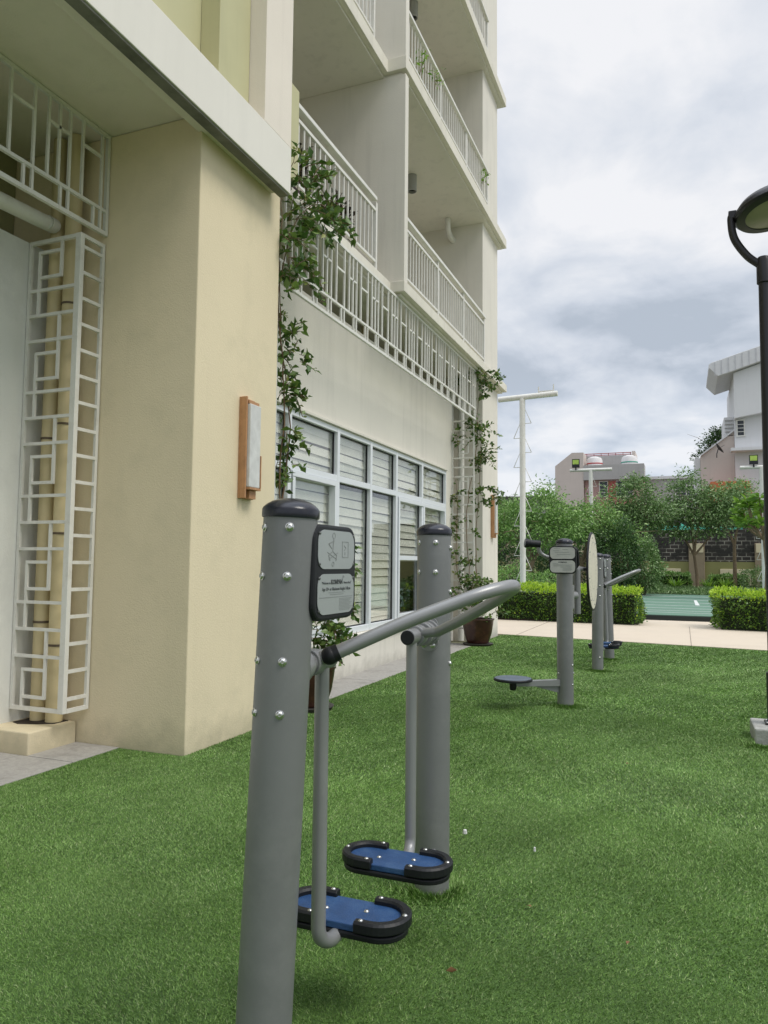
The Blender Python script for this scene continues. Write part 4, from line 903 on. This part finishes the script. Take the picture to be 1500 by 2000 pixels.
def tree(x, y, trunk, forks, crowns, label, m, ls, dens, r0_=.11, name='tree', seed=0):
    """trunk: list of points; forks: branch end points; crowns: leafy masses"""
    rs = random.Random(seed); o = empty(name, (x, y, 0), label, 'tree', 'trees beyond the court')
    b = MB(); b.tube(bez(trunk, 5), r0_, 10, r2=r0_*.7)
    top = Vector(trunk[-1]); ends = []
    for f_ in forks:
        e_ = Vector(f_); mid = top.lerp(e_, .5)+Vector((rs.uniform(-.15, .15), rs.uniform(-.15, .15), rs.uniform(-.1, .2)))
        b.tube(bez([top, mid, e_], 5), r0_*.62, 8, r2=r0_*.25)
        for _ in range(5):
            q_ = e_+Vector((rs.gauss(0, .7), rs.gauss(0, .7), rs.gauss(.25, .4))); mm = e_.lerp(q_, .5)+Vector((0, 0, .08)); b.tube([mid.lerp(e_, rs.uniform(.4, 1)), mm, q_], r0_*.2, 5, r2=r0_*.06); ends.append(q_)
    b.build('trunk', BARK, o)
    P = []; D = []
    for (cx, cy, cz, rx, ry, rz, n) in crowns:
        # the crown is many small leaf sprays, with gaps left between them
        nsp = max(6, int(n*dens/40))
        for _ in range(nsp):
            d = np.array([rs.gauss(0, 1), rs.gauss(0, 1), rs.gauss(0, 1)]); d /= np.linalg.norm(d); q_ = rs.uniform(.35, 1)**.6*(1+.22*math.sin(d[0]*5+cx*2)+.15*math.sin(d[2]*6+d[1]*4))
            c = np.array([cx, cy, cz])+d*q_*np.array([rx, ry, rz]); sr = rs.uniform(.16, .34)
            k = 34; g_ = RNG.normal(size=(k, 3))*np.array([sr, sr, sr*.42]); P.append(c+g_); D.append(np.repeat(d[None]*.5, k, 0)+g_/sr*.5)
    leaves('crown', np.concatenate(P), ls, m, o, np.concatenate(D), .25, .42)
    return o
GTREE = None
tree(-5.9, 30, [(0, 0, 0), (.1, 0, .8), (.3, .1, 1.5)], [(-.9, 0, 2.7), (.2, .3, 3.0), (1.2, -.2, 2.8), (0, -.6, 2.6)],
     [(-.8, 0, 3.1, 1.0, .9, .85, 2600), (.6, 0, 3.7, 1.1, .9, .8, 3000), (.2, -.3, 2.6, 1.6, 1.0, .8, 3000), (1.5, 0, 3.0, .9, .8, .7, 2000), (-1.9, .2, 2.7, .8, .8, .8, 1700), (.75, 0, 4.35, .35, .3, .35, 300)],
     'bushy green tree left of centre behind the tall white pole', TREEB, .14, 1.0, seed=1)
tree(-3.2, 31.5, [(0, 0, 0), (-.3, 0, .8), (-.7, 0, 1.4)], [(-1.3, 0, 2.4), (.2, .2, 2.9), (-.4, -.3, 2.8), (.8, 0, 2.5)],
     [(-.3, 0, 3.2, 1.2, .9, .75, 2600), (.6, 0, 2.6, .9, .8, .7, 2000), (-1.1, 0, 3.0, .9, .8, .9, 2000), (-.2, 0, 3.75, .4, .4, .3, 200)],
     'green tree with slanting brown trunk behind the exercise posts', TREEB, .14, 1.0, seed=2)
tree(-8.6, 33, [(0, 0, 0), (0, 0, 1.6)], [(-.9, 0, 2.9), (.6, 0, 3.0)], [(0, 0, 3.2, 1.8, 1.3, 1.1, 5200), (1.3, 0, 3.6, 1.1, 1, .7, 2600), (-1.6, 0, 2.6, 1.2, 1, 1, 2500)], 'green tree partly hidden by the end of the apartment block', TREEL, .15, 1.0, seed=3)
tree(-2.0, 36.5, [(0, 0, 0), (.1, 0, 1.8)], [(-.8, 0, 3.4), (.5, 0, 3.8), (.1, .5, 3.2)],
     [(-.2, 0, 4.5, 1.15, .9, .8, 3200), (.5, 0, 3.8, 1.2, .9, .8, 3000), (-.7, 0, 3.4, .9, .9, .8, 2000), (.15, 0, 5.3, .4, .3, .3, 350)],
     'darker tree in the middle, in front of the grey and pink house', TREEL, .16, 1.0, seed=4)
tree(.62, 38, [(0, 0, 0), (-.02, 0, .9), (-.12, 0, 1.85)], [(-1.1, 0, 3.3), (-.3, .3, 3.6), (1.0, 0, 3.3), (.4, -.4, 3.9), (-.1, 0, 4.4)],
     [(-1.1, 0, 3.9, 1.1, .9, .6, 2300), (.2, 0, 4.0, 1.2, 1.0, .7, 2600), (1.3, 0, 3.7, 1.1, .9, .6, 2200), (-.2, 0, 4.9, 1.0, .8, .55, 1600), (1.2, 0, 4.7, .9, .7, .6, 1300), (-1.6, 0, 3.2, .7, .7, .4, 900), (-.5, 0, 5.55, .5, .4, .35, 400), (1.9, 0, 4.9, .6, .6, .5, 500), (.1, -.3, 3.0, 1.3, .8, .35, 900)],
     'tree with slim forked trunk and open layered crown before the boundary wall', TREEL, .16, 1.0, r0_=.09, seed=5)
tree(2.4, 41, [(0, 0, 0), (0, 0, 2.4)], [(-.6, 0, 3.6), (.6, 0, 3.8)], [(0, 0, 4.6, 1.3, 1, .9, 2600), (1.3, 0, 4.0, 1.1, 1, .8, 2200), (-.9, 0, 4.0, 1.0, 1, .6, 1500)], 'pale leaved tree behind, in front of the white house', TREEB, .16, .9, seed=6)
tree(2.6, 60, [(0, 0, 0), (-.1, 0, 5), (-.2, 0, 9.2)], [(-.6, 0, 10.5), (.4, 0, 11.2)], [(-.1, 0, 10.6, .9, .8, 1.0, 1500), (-.9, 0, 9.7, .7, .6, .5, 600), (.4, 0, 11.2, .6, .5, .6, 500)], 'far tree top showing above the pink house beside the satellite dish', TREED, .24, 1.0, seed=7)
# plumeria with big leaves at the right edge
o = empty('plumeria_tree', (2.75, 30, 0), 'plumeria tree with large bright leaves at the right edge', 'tree', 'trees beyond the court')
b = MB(); b.tube([(0, 0, 0), (.05, 0, 1.3), (-.02, 0, 2.4)], .07, 10, r2=.05); PP = []; OO = []
for k in range(16):
    a = random.uniform(0, 6.28); e_ = Vector((-.25+math.cos(a)*random.uniform(.2, .75), math.sin(a)*.6, random.uniform(2.75, 3.9))); b.tube(bez([(-.02, 0, 2.3), (e_.x*.6, e_.y*.6, 2.7), e_], 4), .035, 6, r2=.02)
    for j in range(22):
        t_ = random.uniform(0, 6.28); PP.append((e_.x, e_.y, e_.z+random.uniform(-.1, .05))); OO.append((math.cos(t_), math.sin(t_), random.uniform(-.1, .7)))
b.build('trunk', BARK, o); leaves('crown', np.array(PP), .42, PLUML, o, np.array(OO)*2.2, .2, .3)

# ground cover beyond the court
n = 26000; x = RNG.uniform(-9, 7, n); y = RNG.uniform(33.9, 41.8, n)
P = np.stack([x, y, np.full(n, .12)+RNG.random(n)*.22*(.6+.4*np.sin(x*2)*np.cos(y))], 1)
tag(leaves('ground_cover', P, .16, TREEL, None, np.tile([0, 0, 1.0], (n, 1)), 0, .3), 'low leafy ground cover beyond the sports court', 'ground cover', kind='stuff')
# small plants hanging through the balcony rails
for x, y, z, lb in ((-3.12, 9.0, 8.05, 'bright green trailing plant on the upper railing, nearest the partition'), (-3.12, 9.6, 8.18, 'small green tuft at the middle of the upper railing'), (-3.12, 12.35, 8.15, 'green plant trailing from the far end of the upper railing')):
    o = empty('balcony_plant', (x, y, z), lb, 'plant', 'plants on the balcony railings')
    n = 34; P = RNG.normal(size=(n, 3))*np.array([.04, .06, .08]); leaves('foliage', P, .07, PLUML, o, None, .6)
    MB().tube([(-.05, 0, -.2), (0, 0, 0), (.03, .05, -.15)], .005, 5).build('stem', STEMM, o)

for x, y, z, s_, lb in ((-3.62, 6.3, 4.77, .30, 'dark leaved potted plant behind the nearer balcony railing, by the vine'), (-3.62, 7.35, 4.77, .26, 'dark leaved potted plant behind the nearer balcony railing, by the partition')):
    o = empty('balcony_plant', (x, y, z), lb, 'plant', 'potted plants on the nearer balcony')
    MB().lathe([(0, 0), (.10, 0), (.14, .24), (.13, .24), (.12, .20), (0, .20)], seg=24).build('pot', POTM, o)
    P, d = blob(0, 0, .45, s_*.8, s_, s_, 420, .3); leaves('foliage', P, .09, DARKPL, o, d, .2, .5)
    MB().tube([(0, 0, .2), (.01, .01, .45)], .012, 6).build('stem', STEMM, o)

# ------------------------------------------------------------------ boundary wall
BWm = bpy.data.materials.new('dark brick'); BWm.use_nodes = True; t = BWm.node_tree; bs = t.nodes['Principled BSDF']; bs.inputs['Roughness'].default_value = .9
tcn = t.nodes.new('ShaderNodeTexCoord'); mp = t.nodes.new('ShaderNodeMapping'); mp.inputs['Rotation'].default_value = (R(90), 0, 0); br = t.nodes.new('ShaderNodeTexBrick')
t.links.new(tcn.outputs['Object'], mp.inputs[0]); t.links.new(mp.outputs[0], br.inputs[0]); br.inputs['Scale'].default_value = 1; br.inputs['Brick Width'].default_value = .42; br.inputs['Row Height'].default_value = .21; br.inputs['Mortar Size'].default_value = .022
br.inputs['Color1'].default_value = (.035, .03, .028, 1); br.inputs['Color2'].default_value = (.075, .062, .055, 1); br.inputs['Mortar'].default_value = (.34, .32, .28, 1)
nz = t.nodes.new('ShaderNodeTexNoise'); nz.inputs['Scale'].default_value = 2.0; nz.inputs['Detail'].default_value = 6; t.links.new(tcn.outputs['Object'], nz.inputs[0])
rp = t.nodes.new('ShaderNodeValToRGB'); rp.color_ramp.elements[0].position = .42; rp.color_ramp.elements[1].position = .6; t.links.new(nz.outputs[0], rp.inputs[0])
mx = t.nodes.new('ShaderNodeMix'); mx.data_type = 'RGBA'; t.links.new(rp.outputs[0], mx.inputs[0]); mx.inputs[6].default_value = (.035, .033, .03, 1); t.links.new(br.outputs[0], mx.inputs[7]); t.links.new(mx.outputs[2], bs.inputs['Base Color'])
bp = t.nodes.new('ShaderNodeBump'); bp.inputs['Distance'].default_value = .03; t.links.new(br.outputs[1], bp.inputs['Height']); bp.invert = True; t.links.new(bp.outputs[0], bs.inputs['Normal'])
bw = empty('boundary_wall', (0, 44, 0), 'long boundary wall with dark brick panels over olive and cream bands', 'wall')
MB().box(-18, 12, 0, .3, -.1, 1.60).build('lower_wall', OLBAND, bw)
MB().box(-18, 12, .08, .28, 1.6, 3.35).build('brick_panel', BWm, bw)
MB().box(-18, 12, 2.2, 2.4, 0, 4.0).build('back_wall', mat('dark shed wall', (.06, .055, .05), .9), bw)
for x in (-13.1, -9.4, -5.7, -2.55, .70, 3.95, 7.3):
    MB().box(x-.40, x+.40, -.12, .34, -.1, 2.6).build('pillar', TANM, bw, .02)
    MB().box(x-.34, x+.34, -.145, -.121, 2.1, 2.58).build('pillar_face', CREAM, bw)
for xa_, xb_ in ((-5.2, -3.0), (-2.0, -.12), (1.85, 3.42), (4.6, 6.8)):
    MB().box(xa_, xb_, -.03, -.001, .3, 1.22).build('cream_panel', CREAM, bw, .01)
# green netting awnings behind the wall
for k, (xa_, xb_, y_, z_, lb) in enumerate(((-4.1, -3.2, 45.0, 3.9, 'small green net awning above the wall, left of the dark bush'), (-2.0, 1.4, 45.0, 3.45, 'wide green net awning showing through the slim tree crown'), (1.7, 3.1, 45.0, 3.25, 'green net awning above the bright brick panel'))):
    b = MB(); n = 14; vs = []
    for i in range(n+1):
        x = xa_+(xb_-xa_)*i/n; s_ = .10*math.sin(i*1.7+k)
        vs += [(x, y_-.5, z_-.22+s_*.6), (x, y_+.9, z_+.25+s_), (x, y_+.9, z_+.27+s_), (x, y_-.5, z_-.20+s_*.6)]
    b.add(vs, [(4*i+a, 4*i+4+a, 4*i+4+(a+1) % 4, 4*i+(a+1) % 4) for i in range(n) for a in range(4)]); b.build('net_awning', TEAL)
    tag(S.objects[-1] if False else bpy.data.objects[[q.name for q in bpy.data.objects if q.name.startswith('net_awning')][-1]], lb, 'awning', 'green net awnings')

# ------------------------------------------------------------------ houses beyond the wall
h1 = empty('house', (-7, 70, 0), 'grey and pink house with red railing and roof tanks in the background', 'house')
MB().prism([(-3.95, 0), (-1.37, 0), (-1.37, 11.78), (-2.40, 11.80), (-3.95, 10.6)], 0, 2.45, (0, 2, 1)).build('side_wing', PINK, h1)
MB().box(-1.34, 3.9, .5, 8, 0, 9.2).build('wall', mat('pink lower wall', (.50, .33, .30), .9, var=.06), h1)
MB().box(-1.36, 3.92, -.05, 2.4, 9.2, 10.55).build('roof_parapet', GREYH, h1)
MB().box(-2.74, 2.75, 2.5, 6, 9.0, 11.75).build('rear_parapet', GREYH, h1)
MB().box(2.76, 3.05, 2.3, 6, 9.0, 12.05).build('chimney_pier', PINK, h1)
b = MB(); b.box(-2.7, 2.7, 2.6, 2.68, 11.80, 11.86).box(-2.7, 2.7, 2.6, 2.68, 11.95, 12.02)
for k in range(9): b.box(-2.7+k*.66, -2.65+k*.66, 2.6, 2.68, 11.75, 12.02)
b.build('roof_railing', REDM, h1)
def bgwin(parent, x0, x1, y, z0, z1, cols=3, fm=WMETAL):
    w_ = MB().box(x0, x1, y-.02, y, z0, z1).build('window', DGLASS, parent)
    b = MB(); b.box(x0-.07, x1+.07, y-.08, y-.021, z1, z1+.08).box(x0-.07, x1+.07, y-.08, y-.021, z0-.08, z0)
    for k in range(cols+1):
        x = x0+(x1-x0)*k/cols; b.box(x-.035, x+.035, y-.075, y-.022, z0, z1)
    for k in range(1, 4): b.box(x0, x1, y-.06, y-.024, z0+(z1-z0)*k/4-.018, z0+(z1-z0)*k/4+.018)
    b.build('frame', fm, w_)
bgwin(h1, .0, 2.9, .49, 7.7, 9.05, 4); MB().box(.75, 1.45, .40, .47, 7.0, 9.1).build('shutter', REDM, h1)
MB().box(.2, 3.2, -.5, .49, 6.3, 7.3).build('porch_roof', mat('faded red sheet', (.42, .16, .15), .8, var=.2), h1)
for x, lb, c in ((-7.5, 'white water tank on the grey house roof, left one', (.45, .05, .05)), (-4.4, 'white and green water tank on the grey house roof, right one', (.05, .3, .22))):
    o = empty('water_tank', (x, 71.2, 10.56), lb, 'water tank', 'roof water tanks')
    MB().lathe([(0, 0), (.72, 0), (.72, .55), (.62, .8), (.3, .92), (0, .94)], seg=24).build('tank', PINKCLOTH, o)
    b = MB()
    for z in (.20,): b.lathe([(.73, z), (.74, z+.02), (.74, z+.09), (.73, z+.11)], seg=24)
    b.build('band', mat('tank band', c, .6), o)
h2 = empty('house', (-1, 72, 0), 'long low grey building between the grey house and the white house', 'house')
MB().box(-2.2, 4.2, 0, 8, 0, 9.3).build('wall', GREYH, h2); MB().box(-2.3, 4.3, -.15, 8.1, 9.3, 9.55).build('roof_edge', WHITEH, h2); bgwin(h2, .5, 3.2, -.001, 7.5, 8.6, 3)
h3 = empty('house', (5, 55, 0), 'white house with ribbed roof edge and pink lower wing on the right', 'house')
MB().prism([(-1.6, 0), (5, 0), (5, 16.5), (-1.6, 14.42)], 0, 8, (0, 2, 1)).build('wall', WHITEH, h3)
MB().prism([(-1.62, 11.3), (5, 12.4), (5, 16.45), (-1.62, 14.38)], -.6, -.001, (0, 2, 1)).build('bay', WHITEH, h3)
b = MB(); b.prism([(-3.15, 14.75), (-2.6, 14.14), (-1.6, 14.44), (5, 16.5), (5, 17.45), (-2.95, 15.12), (-3.15, 15.0)], -1.0, 5, (0, 2, 1)); rf = b.build('roof', mat('roof sheet', (.62, .62, .63), .7, var=.05), h3, .03)
b = MB()
for k in range(18): x = -2.8+k*.42; b.box(x, x+.05, -1.03, -1.002, 14.16+(x+2.8)*.305, 15.1+(x+2.8)*.29)
b.build('roof_ribs', mat('roof rib', (.50, .50, .52), .7), rf)
MB().prism([(-3.75, 0), (-1.61, 0), (-1.61, 10.6), (-3.75, 8.95)], .5, 8, (0, 2, 1)).build('pink_wing', PINK, h3)
MB().box(-4.1, -3.76, 1, 8, 0, 8.9).build('end_wall', WHITEH, h3)
b = MB(); b.prism([(-3.75, 8.95), (-1.6, 10.6), (-1.6, 10.72), (-3.75, 9.07)], .35, .5, (0, 2, 1)); b.build('coping', WHITEH, h3)
MB().box(-2.2, -1.61, .6, 7, 9.5, 11.6).build('stair_tower', WHITEH, h3); bgwin(h3, -1.45, -1.0, -.001, 10.2, 11.2, 1)
b = MB()
for k in range(5): b.box(-2.15, -1.65, .5, .58, 10.3+k*.26, 10.36+k*.26)
b.build('louvres', GREYH, h3)
MB().box(-1.9, 4, -1.0, -.001, 9.05, 9.25).build('ledge', WHITEH, h3)
MB().prism([(-3.6, 5.7), (-.6, 5.7), (-.9, 7.0), (-3.2, 7.0)], -1.2, .3, (0, 2, 1)).build('tiled_canopy', TERRA, h3)
o = empty('satellite_dish', (2.35, 54.6, 9.3), 'dark satellite dish on the sloping coping of the pink wing', 'satellite dish')
MB().lathe([(0, 0), (.15, .012), (.3, .05), (.42, .11), (.42, .12), (.3, .065), (0, .015)], Matrix.Rotation(R(55), 4, 'Y'), 24).build('dish', BLACKM, o)
MB().tube([(0, 0, 0), (-.1, 0, -.35), (-.1, 0, -.6)], .03, 8).build('mount', BLACKM, o); MB().tube([(0, 0, 0), (.4, 0, .25)], .012, 6).build('feed_arm', BLACKM, o)
h4 = empty('house', (-11.5, 60, 0), 'dark low roofed house peeping above the trees beside the pilaster', 'house')
MB().box(-4, 1.8, 0, 8, 0, 6.6).build('wall', GREYH, h4); MB().prism([(-4.3, 6.6), (2.1, 6.6), (1.8, 6.9), (-4, 6.9)], -.4, 8.4, (0, 2, 1)).build('roof', mat('dark roof', (.06, .055, .05), .8), h4)

# dry leaves blown onto the turf
for k, (x, y) in enumerate(((-.72, 2.35), (-.55, 2.9), (.1, 3.9), (-1.9, 3.2), (-.35, 5.2), (-2.4, 5.0), (-.2, 2.75))):
    o = leaves('fallen_leaf', np.array([[x, y, .017]]), .032, mat('dry leaf', (.22, .11, .045), .8, var=.3) if k == 0 else bpy.data.materials['dry leaf'], None, np.array([[math.cos(k*2.3)*4, math.sin(k*2.3)*4, .2]]), 0, .5)
    tag(o, 'small dry brown leaf lying on the green turf', 'leaf', 'dry leaves on the turf')
# bits of litter on the turf
for x, y, r_, lb in ((-.988, 3.53, .011, 'tiny white scrap of paper lying on the turf near the far pedal'), (-.64, 3.44, .006, 'tinier pale speck on the turf right of the paper scrap')):
    tag(MB().lathe([(0, .012), (r_, .014), (r_*.8, .03), (0, .034)], Matrix.Translation((x, y, .008)), 7, False).build('paper_scrap', LENS), lb, 'litter')
